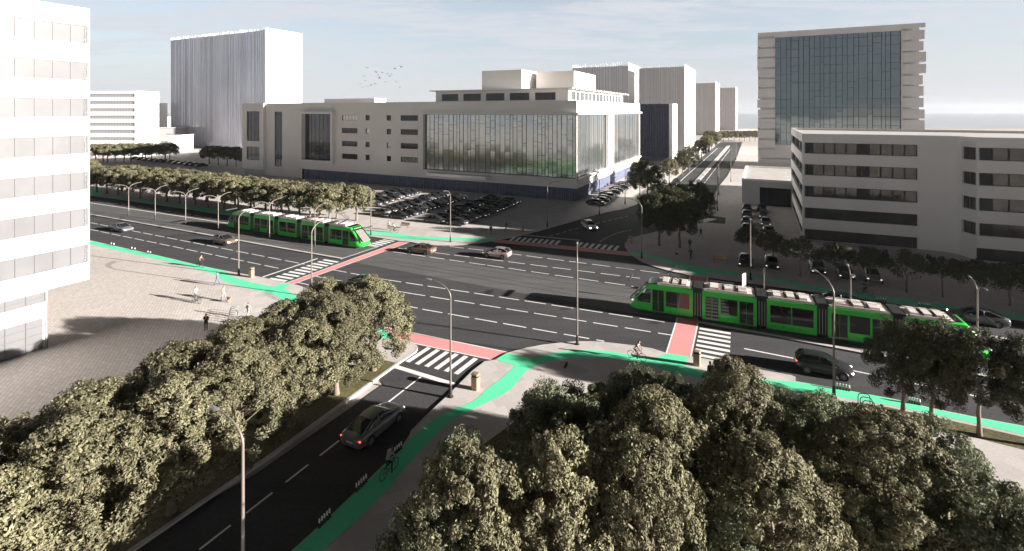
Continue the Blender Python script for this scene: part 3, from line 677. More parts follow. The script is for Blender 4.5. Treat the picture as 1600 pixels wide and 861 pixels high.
p = G(1101, 303.5); put(car(P_GREY,'sedan',0), p, U, 'grey saloon driving away on the far street by its median', MV)
protos = [car(P_BLK,'sedan'), car(P_CHAR,'sedan'), car(P_GREY,'hatch')]
used = [False]*3
def parked(p, d, label, group, k):
    # most are black or charcoal
    i = (0, 1, 0, 2, 1, 0, 1)[k % 7]
    if not used[i]: used[i] = True; put(protos[i], p, d, label, group)
    else: dup(protos[i], p, ang(d), label, group)
    return ['black','charcoal','grey'][i]
cc = [0]
def carline(a, b, n, d, fmt, group):
    A_, B_ = G(a[0], a[1], KZ), G(b[0], b[1], KZ)
    for k in range(n):
        cc[0] += 1; i = (0, 1, 0, 2, 1, 0, 1)[cc[0] % 7]; word = ('black saloon','charcoal saloon','grey hatchback')[i]
        dd = d if rnd.random() < .6 else -d
        parked(A_.lerp(B_, k/(n-1)) + d*rnd.uniform(-.2,.2), dd, fmt % (word, ORD[k]), group, cc[0])
g_ = 'cars parked in rows before the central building'
carline((713,351),(800,318.5), 10, V, 'parked %s, %s from the avenue in the row nearest the corner lamp', g_)
carline((680,347.5),(767,313), 10, V, 'parked %s, %s from the avenue in the second row left of the corner lamp', g_)
carline((626,341),(716,311.5), 10, V, 'parked %s, %s from the avenue in the third row, by the wooden bench end', g_)
carline((594,336),(686,308.5), 10, V, 'parked %s, %s from the avenue in the fourth row, left of the bench end', g_)
carline((582,321.5),(644,303), 8, V, 'parked %s, %s from the avenue in the fifth row, near the boulevard trees', g_)
carline((566,318.5),(620,301.5), 7, V, 'parked %s, %s from the avenue in the row touching the boulevard trees', g_)
g_ = 'cars parked along the side of the central building'
carline((931,320),(981,289), 12, V, 'parked %s, %s from the avenue in the line along the blue base', g_)
g_ = 'cars parked beside the podium'
carline((1167,362),(1167,328), 4, U, 'parked %s, %s from the avenue in the file left of the podium door', g_)
carline((1201,366),(1190,329), 4, U, 'parked %s, %s from the avenue in the file before the podium door', g_)
for k, (px, py) in enumerate(((1165,413),(1206,416),(1277,424),(1319,431),(1362,437))):
    cc[0] += 1; parked(G(px, py, KZ), -U, 'dark car nosed out under the small trees, %s counted from the wooden bench' % ORD[k], 'cars under the small trees', cc[0])
g_ = 'far cars parked below the white tower'
for k in range(12):
    cc[0] += 1; parked(G(213+9.3*k, 249+1.05*k, KZ), U, 'tiny far parked car below the white finned tower, %s from the left' % ORD[k], g_, cc[0])

# ---------------------------------------------------------------- trams
def tram():
    """x forward, origin on the ground in the middle; five jointed cars"""
    o = empty('tram')
    secs = [(-15.75,-9.05),(-8.15,-3.05),(-2.15,2.15),(3.05,8.15),(9.05,15.75)]
    W2, Z0, ZG, ZT = 1.32, .30, 3.12, 3.38
    prof = [(W2*.94, Z0), (W2, Z0+.25), (W2, 2.2), (W2*.985, 2.8), (W2*.93, ZG), (W2*.78, ZT-.12), (W2*.70, ZT-.12)]
    def ring(x, w=1.0, dz=0.0, top=1.0, z0=Z0):
        h = [(a*w, z0 + (b-Z0)*top*(ZG-z0)/(ZG-Z0)) for a, b in prof]
        return [(x, a, b) for a, b in h] + [(x, -a, b) for a, b in reversed(h)]
    for i, (x0, x1) in enumerate(secs):
        m = MB(); end = 1 if i == 4 else (-1 if i == 0 else 0)
        if end == 0: m.loft([ring(x0), ring(x1)])
        else:
            # raked cab: sections lean back, so shear the upper points towards the cabin
            body = x0 if end > 0 else x1; tip = x1 if end > 0 else x0; NL = 2.5
            def wid(f): return (1 - .03*f - .30*max(0, f-.45)**2/.3)
            def sx(f, z):
                q = max(0, (z-1.0)/(ZG-1.0)); return tip - end*((1-f)*NL + q*2.05*f**1.15 + max(0, 1.0-z)*.42*f)
            def shear(f):
                return [(sx(f, b), a_, b if b < 1.3 else b - .10*f*max(0,(b-1)/(ZG-1))) for (X_, a_, b) in ring(0, wid(f))]
            m.loft([ring(body)] + [shear(f) for f in (0,.2,.4,.6,.8,.92,1)])
        mod = m.build('tram_section', M_TGREEN, o, True, 40)
        # roof deck
        r_ = MB(); xa, xb = x0+.05, x1-.05
        if end > 0: xb = x1 - 3.1
        if end < 0: xa = x0 + 3.1
        r_.box((xa, -W2*.86, ZG-.06), (xb, W2*.86, ZT-.06)); r_.build('roof_deck', M_TROOF, mod)
        if end:
            c = MB(); xs = x1-3.1 if end > 0 else x0+3.1
            c.loft([[(xs, W2*.86, ZG-.06),(xs, W2*.8, ZT-.05),(xs, -W2*.8, ZT-.05),(xs, -W2*.86, ZG-.06)], [(xs+end*.55, W2*.84, ZG-.1),(xs+end*.55, W2*.78, ZT-.1),(xs+end*.55, -W2*.78, ZT-.1),(xs+end*.55, -W2*.84, ZG-.1)], [(xs+end*1.05, W2*.78, ZG-.12),(xs+end*1.0, W2*.7, ZT-.2),(xs+end*1.0, -W2*.7, ZT-.2),(xs+end*1.05, -W2*.78, ZG-.12)]])
            c.build('roof_cowl', M_TDARK, mod, True)
            # windscreen following the raked nose
            wsm = MB(); rows = []
            for q in (.0, .33, .66, 1.0):
                z = 1.12 + q*(ZG-1.16); row = []
                for a_ in (-1, -.6, -.2, .2, .6, 1):
                    zz_ = z - .10*max(0,(z-1)/(ZG-1)); row.append((sx(1, z) + end*(.03+.05*(1-a_*a_)), a_*W2*wid(1)*.93*(1-.09*q), zz_))
                rows.append(row)
            for k in range(3):
                for j in range(5): wsm.face([rows[k][j], rows[k][j+1], rows[k+1][j+1], rows[k+1][j]])
            wsm.build('windscreen', mat('tram_windscreen',(.20,.185,.17),.12,.1,spec=.8), mod, True, 80)
            for s in (1,-1):
                h = MB(); h.ball((tip-end*.42, s*.78, 1.08), (.12,.16,.07), 10, 6); h.build('headlight', M_HEAD, mod, True)
                # triangular cab side window lying on the tapering flank
                sw = MB(); g = []
                for q in (0,.34,.67,1):
                    z = 1.2 + 1.5*q; fm = .80 - .12*q; row = []
                    kz = 1.0 if z < 2.2 else 1.0 - .015*(z-2.2)/.6 if z < 2.8 else .985
                    for e_ in (0,.25,.5,.75,1):
                        f = .04 + (fm-.04)*e_; row.append((sx(f, z), s*(W2*wid(f)*kz + .014), z - .10*f*max(0,(z-1)/(ZG-1))))
                    g.append(row)
                for k in range(3):
                    for j in range(4): sw.face([g[k][j], g[k][j+1], g[k+1][j+1], g[k+1][j]])
                sw.build('window', M_TDARK, mod, True, 80)
                # black windscreen pillar along the raked edge
                pm = MB(); pm.tube([(sx(.97, z), s*(W2*wid(.97)*(1 if z < 2.2 else .97)+.01), z-.10*max(0,(z-1)/(ZG-1))) for z in (1.05,1.7,2.3,2.85,ZG-.02)], [.05,.09,.10,.10,.09], 6); pm.build('windscreen_pillar', M_TDARK, mod, True)
        # side windows and doors
        def pane(name, xa, xb, za, zb, bars=()):
            for s in (1, -1):
                w = MB(); w.box((xa, s*(W2+.006)-.012, za), (xb, s*(W2+.006)+.012, zb)); p_ = w.build(name, M_TDARK, mod)
        if i in (0, 4):
            e = end; a = (x0 if e > 0 else x1)
            def X(t): return a + e*t
            pane('window', *sorted((X(.35), X(1.5))), 1.08, 2.68); pane('window', *sorted((X(1.56), X(2.7))), 1.08, 2.68)
            pane('door', *sorted((X(2.92), X(3.48))), .42, 2.68); pane('door', *sorted((X(3.53), X(4.09))), .42, 2.68)
        elif i in (1, 3):
            pane('door', x0+.3, x0+.92, .42, 2.66); pane('door', x0+.96, x0+1.58, .42, 2.66)
            pane('window', x0+1.75, x1-1.75, 1.08, 2.68)
            pane('door', x1-1.58, x1-.96, .42, 2.66); pane('door', x1-.92, x1-.3, .42, 2.66)
        else:
            pane('window', x0+.3, -.05, 1.0, 2.68); pane('window', .05, x1-.3, 1.0, 2.68)
        # roof gear, panel joints, skirt
        gx = MB(); q = random.Random(i)
        L_ = xb - xa
        for s in (1,-1):
            gx.box((xa+.3, s*W2*.80-.04, ZT-.06), (xb-.3, s*W2*.80+.04, ZT+.05))
        for t in (.16, .42, .70):
            x = xa + L_*t; gx.box((x, -W2*.6, ZT-.06), (x+L_*.16, W2*.6, ZT+.14 + .06*q.random()))
        gx.build('roof_equipment', M_TROOF, mod)
        ds = MB()
        for x in (x0+.02, x1-.14): ds.box((x, -W2*.87, ZT-.20), (x+.12, W2*.87, ZT-.02))
        ds.box((xa+L_*.6, -W2*.62, ZT-.05),(xa+L_*.63, W2*.62, ZT+.10)); ds.box((xa+L_*.36, -W2*.62, ZT-.05),(xa+L_*.40, W2*.62, ZT+.12))
        ds.build('roof_rib', M_TSKIRT, mod)
        jn = MB(); n = 3
        for k in range(1, n):
            x = x0 + (x1-x0)*k/n
            if abs(x) > 12: continue
            for s in (1,-1):
                jn.box((x-.012, s*(W2+.002)-.006, 2.70), (x+.012, s*(W2+.002)+.006, 2.80)); jn.box((x-.012, s*(W2+.002)-.006, .45), (x+.012, s*(W2+.002)+.006, 1.02))
        for s in (1,-1):
            if i in (1,2,3): jn.box((x0+.2, s*(W2+.002)-.006, .66), (x1-.2, s*(W2+.002)+.006, .675))
        jn.build('panel_joint', M_TSKIRT, mod)
        sk = MB(); sk.box((x0+(0 if end>=0 else 1.2), -W2*.9, .06), (x1-(0 if end<=0 else 1.2), W2*.9, Z0+.02)); sk.build('skirt', M_TSKIRT, mod)
    for k in range(4):
        x0, x1 = secs[k][1], secs[k+1][0]; m = MB()
        n = 7
        for j in range(n):
            a = x0 + (x1-x0)*j/n; b = x0 + (x1-x0)*(j+1)/n
            m.box((a, -W2*.93, .35), (a+(b-a)*.7, W2*.93, ZT+.04)); m.box((a+(b-a)*.7, -W2*.88, .4), (b, W2*.88, ZT-.06))
        bl = m.build('bellows', M_TBELL, o)
        st = MB()
        for j in range(1, 6, 2):
            a = x0 + (x1-x0)*(j+.35)/n
            for s in (1,-1): st.box((a-.02, s*W2*.932-.006, .5), (a+.02, s*W2*.932+.006, 2.9))
        st.build('bellows_stripe', M_TSTRIPE, bl)
    pt = MB(); px = 11.1; z = ZT
    for y in (-.4,.4):
        pt.tube([(px-.9,y,z+.02),(px+.5,y,z+.02)], .035, 6)
        pt.tube([(px-.8,y*.9,z+.08),(px+.75,y*.5,z+.85)], .04, 6)
        pt.tube([(px+.75,y*.5,z+.85),(px-.55,y*.8,z+1.65)], .03, 6)
    pt.tube([(px-.8,-.45,z+.1),(px-.8,.45,z+.1)], .05, 6); pt.tube([(px+.75,-.3,z+.85),(px+.75,.3,z+.85)], .035, 6)
    for dx in (-.2,.2):
        pt.tube([(px-.55+dx,-.85,z+1.55),(px-.55+dx,-.6,z+1.68),(px-.55+dx,.6,z+1.68),(px-.55+dx,.85,z+1.55)], .03, 6)
    pt.build('pantograph', M_STEEL, o)
    return o
RT = tram(); nose = G(984, 487.5); RT.location = nose - V2*15.55 + Vector((-.385*-1, .923*1, 0)).normalized()*0 + Vector((V2.y, -V2.x, 0))*1.32*1; RT.location.z = .13
RT.rotation_euler = (0,0,ang(V2)); tag(RT, 'green articulated tram with pantograph, half behind the street trees at right', 'tram', 'green trams')
fl = G(556, 390.5); c_ = fl + V*15.6 + Vector((V.y, -V.x, 0))*1.3
LTt = dup(RT, (c_.x, c_.y, .13), ang(-V), 'green articulated tram with a pale windscreen standing before the boulevard trees', 'green trams', (1.07, 1, 1.0))

# ---------------------------------------------------------------- street lamps, masts, small furniture
def lamp(px, py, h, adir, arm, label, z=KZ, loc=None, double=False, cat='street lamp', thin=1.0, name='street_lamp'):
    p = loc or G(px, py, z); o = empty(name, (p.x, p.y, z)); tag(o, label, cat, 'street lamps')
    a = Vector(adir).normalized(); zb = h - arm*.62
    m = MB(); m.tube([(0,0,0),(0,0,1.3),(0,0,zb)], [.095*thin,.085*thin,.06*thin], 10); m.build('pole', M_POLE, o, True, 60)
    b = MB(); b.tube([(0,0,0),(0,0,.05),(0,0,.06),(0,0,.35),(0,0,.9)], [.22*thin,.22*thin,.15*thin,.13*thin,.10*thin], 12); b.build('pole_base', M_POLEB, o, True, 50)
    for s in ((1,-1) if double else (1,)):
        d = a*s; m = MB(); pts = []
        for k in range(9):
            t = k/8*math.pi*.46
            pts.append(Vector((0,0,zb-.02)) + d*(arm*(1-math.cos(t))/(1-math.cos(math.pi*.46))) + Vector((0,0,arm*.62*math.sin(t)/math.sin(math.pi*.46))))
        m.tube(pts, [.058*thin*(1-.35*k/8) for k in range(9)], 8); ar = m.build('arm', M_POLE, o, True, 60)
        e = pts[-1]; q = MB(); w = Vector((-d.y, d.x, 0))
        rings = []
        for t, hw, hh in ((0,.05,.04),(.12,.11,.06),(.5,.13,.055),(.66,.05,.025)):
            c0 = e + d*t + Vector((0,0,.03*t)); rings.append([c0 + w*hw, c0 + w*hw*.6 + Vector((0,0,hh)), c0 - w*hw*.6 + Vector((0,0,hh)), c0 - w*hw, c0 - Vector((0,0,hh*.6))])
        q.loft(rings); hd = q.build('lamp_head', M_LHEAD, ar, True, 50)
    return o
RX = Vector((U.y, -U.x, 0))      # to the right across the side street
RN = -RX
lamp(704,620,8.7, RN, 1.7, 'tall lamp post on the pavement beside the near zebra crossing')
l2 = Vector((-11.3, 21.1, 0)); lamp(0,0,8.9, RN, 1.6, 'nearest lamp post, curved arm in front of the olive tree row', loc=l2)
lamp(487,463.5,8.7, U, 2.0, 'slim lamp post on the corner island behind the olive trees')
lamp(373,429.5,8.7, U+RX*.3, 2.0, 'slim lamp post on the plaza island beside the litter bin')
lamp(902,538,8.9, U+V*.35, 2.0, 'lamp post in the middle of the photo on the curved pavement')
lamp(1303,621.5,9.0, U*.9+V*.5, 1.8, 'dark lamp post in front of the dark hatchback on the avenue')
lamp(1002.8,403,8.7, RN, 2.0, 'lamp post on the shaded corner before the big black trees')
lamp(855.3,354.5,8.7, RX, 2.0, 'lamp post at the street corner beside the shaded zebra crossing')
lamp(936.6,336,8.7, RX, 2.0, 'lamp post in front of the line of cars along the blue base')
lamp(976.7,319,8.7, RX, 2.0, 'lamp post at the end of the line of cars by the black tree')
lamp(703.8,378,8.8, -U+RX*.1, 1.8, 'lamp post at the cycle lane before the middle of the car park')
lamp(579.4,367.4,8.7, -U+RX*.1, 1.6, 'lamp post at the cycle lane in front of the boulevard tree row end')
lamp(1172.5,436.8,8.2, -U, 1.6, 'lamp post on the shaded pavement behind the right hand tram')
for k, (px, py) in enumerate(((1103,333),(1123,305),(1121,329.5),(1141,262),(1142,284),(1150,250))):
    lamp(px, py, 8.6, RN, 1.9, 'far lamp post on the right kerb of the side street, %s from the small crossing' % ORD[(1,3,0,4,2,5)[k]])
a = G(201,336,.13); 
for k, px in enumerate((201,242.5,290,341,421,492)):
    q = on_line(a, -V, px); p = a - V*q if False else a + (-V)*q
    lamp(0,0,6.6, U, 1.9, 'double armed mast between the tram tracks, %s from the white left building' % ORD[k], z=.13, loc=Vector((p.x,p.y,0)), double=True, name='double_lamp')
for k, (px, py) in enumerate(((1329,525),(1527,553))):
    lamp(px, py, 6.4, U, 1.5, ['double armed mast behind the middle of the right hand tram','double armed mast behind the rear of the right hand tram'][k], z=.13, double=True, name='double_lamp')
o = empty('signal_post', tuple(G(1193.6, 487, .1))); tag(o, 'slim short signal post rising behind the right hand tram', 'signal post')
m = MB(); m.tube([(0,0,0),(0,0,4.6)], .05, 8); m.build('pole', M_POLE, o, True); m = MB(); m.box((-.12,-.1,4.2),(.12,.1,4.75)); m.build('signal_head', M_TRIM, o)
o = empty('road_sign', tuple(G(1162, 466, .1))); tag(o, 'plain white upright panel sign behind the right hand tram roof', 'sign')
m = MB(); m.tube([(0,0,0),(0,0,2.9)], .04, 8); m.build('post', M_GALV, o, True); m = MB(); m.box((-.42,-.03,1.5),(.42,.03,2.9)); s_ = m.build('panel', mat('sign_white',(.75,.75,.75),.5), o); s_.location = (0,-.06,0); s_.rotation_euler=(0,0,R(40))

def bin_(px, py, label, z=KZ):
    o = empty('litter_bin', tuple(G(px, py, z)), ang(V)); tag(o, label, 'litter bin', 'litter bins')
    m = MB(); pr = [(.30,.24),(.33,.27)]
    def rr(w, d, zz):
        c = .07; return [(w-c,-d,zz),(w,-d+c,zz),(w,d-c,zz),(w-c,d,zz),(-w+c,d,zz),(-w,d-c,zz),(-w,-d+c,zz),(-w+c,-d,zz)]
    m.loft([rr(.27,.22,.0),rr(.29,.24,.08),rr(.30,.25,.95),rr(.30,.25,1.0)]); m.build('bin_body', M_BRONZE, o)
    m = MB(); m.loft([rr(.26,.21,1.0),rr(.26,.21,1.14)]); m.build('bin_opening', M_TRIM, o)
    m = MB(); m.loft([rr(.31,.26,1.14),rr(.29,.24,1.24),rr(.2,.16,1.27)]); m.build('bin_lid', M_BRONZE, o)
bin_(743,608,'bronze litter bin on the pavement right of the near zebra crossing'); bin_(1089,570.5,'bronze litter bin at the corner of the right hand zebra crossing'); bin_(393,433,'pale bronze litter bin on the plaza island by the lamp')
bin_(985,381,'bronze litter bin on the shaded corner under the black trees'); bin_(815.5,362.5,'bronze litter bin at the car park corner by two pedestrians'); bin_(1159.5,434.5,'bronze litter bin on the shaded pavement behind the tram')
def bench(p, rz, label):
    o = empty('bench', tuple(p), rz); tag(o, label, 'bench', 'benches')
    m = MB()
    for k in range(4): m.box((-1.0,-.25+k*.125,.43),(1.0,-.145+k*.125,.47))
    m.build('seat', M_WOOD, o); m = MB()
    for k in range(4): m.box((-1.0,.27+k*.03,.52+k*.11),(1.0,.30+k*.03,.61+k*.11))
    m.build('backrest', M_WOOD, o)
    for x in (-.8,.8):
        m = MB(); m.tube([(x,-.22,0),(x,-.2,.43),(x,.25,.43),(x,.38,.93)], .025, 6); m.tube([(x,.28,0),(x,.25,.43)], .025, 6); m.build('leg', M_STEEL, o)
bench(G(1126,411,KZ), ang(V2)+math.pi, 'wooden slatted bench on the shaded pavement below the paved yard'); bench(G(632,356,KZ), ang(V)+math.pi, 'wooden bench at the front end of the parked cars, by two cyclists')
def hoops(p, d, n, gap, lb, mtl):
    for k in range(n):
        q = p + d*gap*k; o = empty('bicycle_hoop', tuple(q), ang(d)+R(90)); tag(o, lb % ORD[k], 'bicycle stand', 'bicycle hoops')
        m = MB(); m.tube([(-.38,0,0),(-.38,0,.55),(-.33,0,.72),(-.2,0,.8),(.2,0,.8),(.33,0,.72),(.38,0,.55),(.38,0,0)], .03, 8); m.build('hoop', mtl, o, True)
        m = MB(); m.disc((-.38,0,.01),(0,0,1),.08,.02,10); m.disc((.38,0,.01),(0,0,1),.08,.02,10); m.build('foot_plate', mtl, o)
hoops(G(366,490,KZ), (G(362,508,KZ)-G(366,490,KZ)).normalized(), 6, .62, 'pale steel bicycle hoop on the plaza, %s counted from the cycle lane', M_GALV)
hoops(G(1350,632,KZ), (G(1362,652,KZ)-G(1350,632,KZ)).normalized(), 5, .5, 'dark steel bicycle hoop by the park, %s counted from the cycle lane', M_STEEL)
def posts(a, b, n, lb):
    A_, B_ = G(a[0],a[1],KZ), G(b[0],b[1],KZ)
    for k in range(n):
        p = A_.lerp(B_, k/(n-1)); o = empty('lane_post', tuple(p)); tag(o, lb % ORD[k], 'bollard', 'lane separator posts')
        m = MB(); m.tube([(0,0,0),(0,0,.03),(0,0,.06),(0,0,.42)], [.10,.09,.045,.04], 8); m.build('post', M_TRIM, o); m = MB(); m.tube([(0,0,.24),(0,0,.45)], .048, 8); m.build('reflector_band', M_WHITE, o)
posts((617,710),(627,701),4,'short white banded post on the near lane edge ahead of the cyclist, %s from him'); posts((572,753),(557,767.5),5,'short white banded post on the near lane edge behind the cyclist, %s from him'); posts((515,808),(499,824),5,'short white banded post by the bottom of the near green lane, %s from the cyclist')
posts((1308,607.5),(1327,611),5,'short banded post in front of the dark lamp post, %s counted from the lamp'); posts((1421,629.5),(1437,633),5,'short banded post between verge trees on the lane, %s counted from the hoops')
posts((174,383.5),(178,384.4),2,'tiny dark post on the far left lane, %s counted from the white building'); posts((206,390.5),(211,391.6),2,'tiny dark post on the left lane, second cluster, %s in it'); posts((231,396.5),(235,397.4),2,'tiny dark post on the left lane, third cluster, %s in it')
posts((1300,459.5),(1311,461),5,'tiny banded post on the shaded right lane, nearest cluster to the bench, %s in it'); posts((1369,470),(1384,472),5,'tiny banded post on the shaded right lane right of the shaded cyclist, %s in it'); posts((1436,478),(1453,480.3),5,'tiny banded post on the shaded lane left of the grey saloon, %s in it')

# ---------------------------------------------------------------- bicycles, people, birds
def bicycle(p, rz, label, group='bicycles'):
    o = empty('bicycle', tuple(p), rz); tag(o, label, 'bicycle', group)
    m = MB(); bb = (-.02,0,.29); seat = (-.2,0,.82); head = (.42,0,.86); rear = (-.52,0,.34); fr = (.54,0,.34)
    for a, b in ((bb,seat),(seat,(.40,0,.80)),(bb,(.43,0,.74)),(bb,rear),(seat,rear)): m.tube([a,b], .018, 6)
    m.tube([(.40,0,.92),(.43,0,.74),fr], .017, 6); m.build('bicycle_frame', M_STEEL, o)
    for c in (rear, fr):
        w = MB(); w.ring(c,(0,1,0),.325,.02,28,6); wo = w.build('wheel', M_TIRE, o, True)
        s = MB()
        for k in range(10):
            a = math.pi*2*k/10; s.tube([c,(c[0]+.315*math.cos(a),0,c[2]+.315*math.sin(a))], .004, 4)
        s.build('spokes', M_GALV, wo)
    h = MB(); h.tube([(.32,-.27,.98),(.40,-.2,.99),(.41,0,.97),(.40,.2,.99),(.32,.27,.98)], .015, 6); h.tube([(.41,0,.97),(.41,0,.90)], .016, 6); h.build('handlebar', M_STEEL, o)
    s = MB(); s.ball((-.22,0,.88),(.14,.075,.035),10,6); s.build('saddle', M_TRIM, o, True)
    pd = MB(); pd.tube([(-.02,-.1,.29),(.08,-.1,.17)], .012, 5); pd.tube([(-.02,.1,.29),(-.12,.1,.41)], .012, 5); pd.box((.03,-.2,.155),(.13,-.1,.18)); pd.box((-.17,.1,.40),(-.07,.2,.425)); pd.ring((-.02,.06,.29),(0,1,0),.09,.01,16,4); pd.build('crank', M_STEEL, o)
    return o
def body_mesh(J, cols):
    """J: joints -> position; grows one continuous skinned figure facing +x; cols: top, trousers, skin, shoes materials"""
    names = ['pelvis','spine','chest','neck','skull','shL','elL','wrL','haL','shR','elR','wrR','haR','hipL','knL','anL','toL','hipR','knR','anR','toR']
    rad = {'pelvis':(.155,.115),'spine':(.14,.10),'chest':(.165,.115),'neck':(.058,.058),'skull':(.075,.085),'sh':(.075,.075),'el':(.05,.05),'wr':(.035,.035),'ha':(.035,.03),'hip':(.092,.092),'kn':(.06,.06),'an':(.045,.045),'to':(.045,.035)}
    E = [('pelvis','spine'),('spine','chest'),('chest','neck'),('neck','skull')]
    for s in 'LR': E += [('chest','sh'+s),('sh'+s,'el'+s),('el'+s,'wr'+s),('wr'+s,'ha'+s),('pelvis','hip'+s),('hip'+s,'kn'+s),('kn'+s,'an'+s),('an'+s,'to'+s)]
    me = bpy.data.meshes.new('skeleton'); ix = {n:i for i,n in enumerate(names)}
    me.from_pydata([tuple(J[n]) for n in names], [(ix[a],ix[b]) for a,b in E], [])
    ob = bpy.data.objects.new('skeleton', me); COL.objects.link(ob)
    bm = bmesh.new(); bm.from_mesh(me); ly = bm.verts.layers.skin.verify()
    for v, n in zip(bm.verts, names):
        k = n if n in rad else n.rstrip('LR'); v[ly].radius = rad[k]; v[ly].use_root = (n == 'pelvis')
    bm.to_mesh(me); bm.free()
    ob.modifiers.new('skin','SKIN').use_smooth_shade = True; sb = ob.modifiers.new('sub','SUBSURF'); sb.levels = 1; sb.render_levels = 1
    ev = ob.evaluated_get(bpy.context.evaluated_depsgraph_get()); out = bpy.data.meshes.new_from_object(ev)
    bpy.data.objects.remove(ob, do_unlink=True); bpy.data.meshes.remove(me)
    mb = MB(); vs = [v.co.copy() for v in out.vertices]
    seg = [(a,b) for a,b in E]
    def mat_of(c):
        best = None; bd = 9
        for a,b in seg:
            p, q = Vector(J[a]), Vector(J[b]); t = max(0,min(1,(c-p).dot(q-p)/max((q-p).length_squared,1e-6))); d = (c-(p+(q-p)*t)).length
            if d < bd: bd = d; best = (a,b)
        b = best[1]
        if b.startswith('kn') or b.startswith('an') or b.startswith('hip'): return 1
        if b.startswith('to'): return 3
        if b in ('neck','skull') or b.startswith('ha'): return 2
        return 0
    mb.v = vs
    for p in out.polygons:
        mb.f.append(tuple(p.vertices)); mb.m.append(mat_of(p.center))
    bpy.data.meshes.remove(out)
    h = Vector(J['skull']); h = h + Vector((.015,0,.03))
    mb.ball(h,(.095,.075,.118),14,10,2); mb.ball(h+Vector((.095,0,-.015)),(.02,.013,.022),6,4,2)
    for s in (1,-1):
        mb.ball(h+Vector((0,.077*s,-.01)),(.022,.012,.034),6,4,2); mb.ball(h+Vector((.083,.03*s,.012)),(.01,.013,.008),6,4,4)
    mb.ball(h+Vector((.082,0,-.055)),(.012,.026,.006),6,4,5)
    for s in 'LR':
        w, e = Vector(J['ha'+s]), Vector(J['wr'+s]); d = (w-e).normalized(); sd = d.cross(Vector((1,0,0))); sd = sd.normalized() if sd.length > .1 else Vector((0,1,0)); cu = sd.cross(d)
        for k, L_ in enumerate((.062,.072,.068,.052)):
            b = w + sd*(k-1.5)*.017; mb.tube([b, b+d*L_*.55, b+d*L_*.9+cu*L_*.4], [.009,.0085,.007], 5, 2)
        b = w - d*.03; mb.tube([b, b+cu*.03+d*.02, b+cu*.045+d*.05], [.011,.010,.008], 5, 2)
    me = mb.mesh('person', list(cols) + [M_HAIR, mat('lips',(.35,.12,.10),.6)], True, 75)
    return me, h
def pose(kind):
    J = {'pelvis':(0,0,.95),'spine':(.01,0,1.12),'chest':(.02,0,1.36),'neck':(.03,0,1.50),'skull':(.05,0,1.60)}
    for s, y in (('L',1),('R',-1)):
        J['sh'+s]=(.01,.18*y,1.40); J['hip'+s]=(0,.10*y,.90)
        if kind == 'walk':
            f = y; J['kn'+s]=(.10+.12*f,.10*y,.50); J['an'+s]=(.02+.30*f-(.08 if f<0 else 0),.09*y,.09+(.06 if f<0 else 0)); J['to'+s]=(J['an'+s][0]+.17,.10*y,.05)
            J['el'+s]=(-.02-.13*f,.25*y,1.13); J['wr'+s]=(.08-.22*f,.24*y,.92); J['ha'+s]=(.10-.24*f,.24*y,.84)
        elif kind in ('stand','phone','push'):
            J['kn'+s]=(.02,.10*y,.50); J['an'+s]=(-.01,.11*y,.09); J['to'+s]=(.16,.13*y,.05)
            if kind == 'phone': J['el'+s]=(.04,.25*y,1.14); J['wr'+s]=(.24,.12*y,1.26); J['ha'+s]=(.30,.07*y,1.31)
            elif kind == 'push': J['el'+s]=(.10,.26*y,1.15); J['wr'+s]=(.33,.24*y,1.03); J['ha'+s]=(.40,.24*y,1.01)
            else: J['el'+s]=(-.02,.24*y,1.13); J['wr'+s]=(.03,.25*y,.90); J['ha'+s]=(.05,.25*y,.82)
        elif kind == 'ride':
            J['hip'+s]=(-.18,.09*y,.90); k = .12*y
            J['kn'+s]=(.16,.11*y,.62-k*.6); J['an'+s]=(-.03-k*.6 if y>0 else .06,.14*y,.50 if y>0 else .27); J['to'+s]=(J['an'+s][0]+.14,.15*y,J['an'+s][2]-.05)
            J['sh'+s]=(.12,.18*y,1.33); J['el'+s]=(.20,.25*y,1.12); J['wr'+s]=(.33,.25*y,1.02); J['ha'+s]=(.37,.25*y,1.01)
    if kind == 'ride': J.update({'pelvis':(-.2,0,.98),'spine':(-.10,0,1.12),'chest':(.08,0,1.32),'neck':(.15,0,1.44),'skull':(.20,0,1.54)})
    return J
def person(p, rz, kind, top, legs, label, hair=(.03,.022,.018), group='people', h=1.0, long=False, bag=False):
    me, hd = body_mesh(pose(kind), (cloth(*top), cloth(*legs), M_SKIN, mat('shoe',(.03,.03,.03),.6)))
    o = link('person', me); o.location = tuple(p); o.rotation_euler = (0,0,rz); o.scale = (h,h,h); tag(o, label, 'person', group)
    m = MB(); m.ball(hd+Vector((-.018,0,.02)),(.098,.088,.115),12,8)
    if long: m.ball(hd+Vector((-.06,0,-.10)),(.05,.085,.13),10,6)
    m.build('hair', mat('hair_%d' % int(hair[0]*1000), hair, .7), o, True)
    return o
BLK=('black',(.018,.018,.02)); WHT=('white',(.24,.23,.22)); BLU=('blue',(.10,.13,.22)); GRY=('grey',(.12,.12,.125)); TAN=('tan',(.20,.155,.12)); PNK=('pink',(.34,.23,.21)); NVY=('navy',(.03,.035,.06)); BRN=('brown',(.17,.10,.07))
def K(px, py): return G(px, py, KZ)
person(K(340,446), ang(V)+.3, 'walk', GRY, BLU, 'person in grey top and blue trousers walking beside the left cycle lane')
person(K(349,470), ang(-V), 'walk', TAN, WHT, 'person in tan top walking a dog across the plaza', long=True)
d = ang(-V); bicycle(K(307,473.5), d, 'bicycle being wheeled across the plaza by a person in white'); person(K(303,472.5)+Vector((0,.30,0)), d, 'push', WHT, GRY, 'person in white wheeling a bicycle across the plaza')
person(K(322,517), ang(-U)+.5, 'phone', BLK, BLK, 'person in black standing at the tree shadow looking at a phone')
ph = MB(); ph.box((-.01,-.04,-.07),(.01,.04,.07)); 
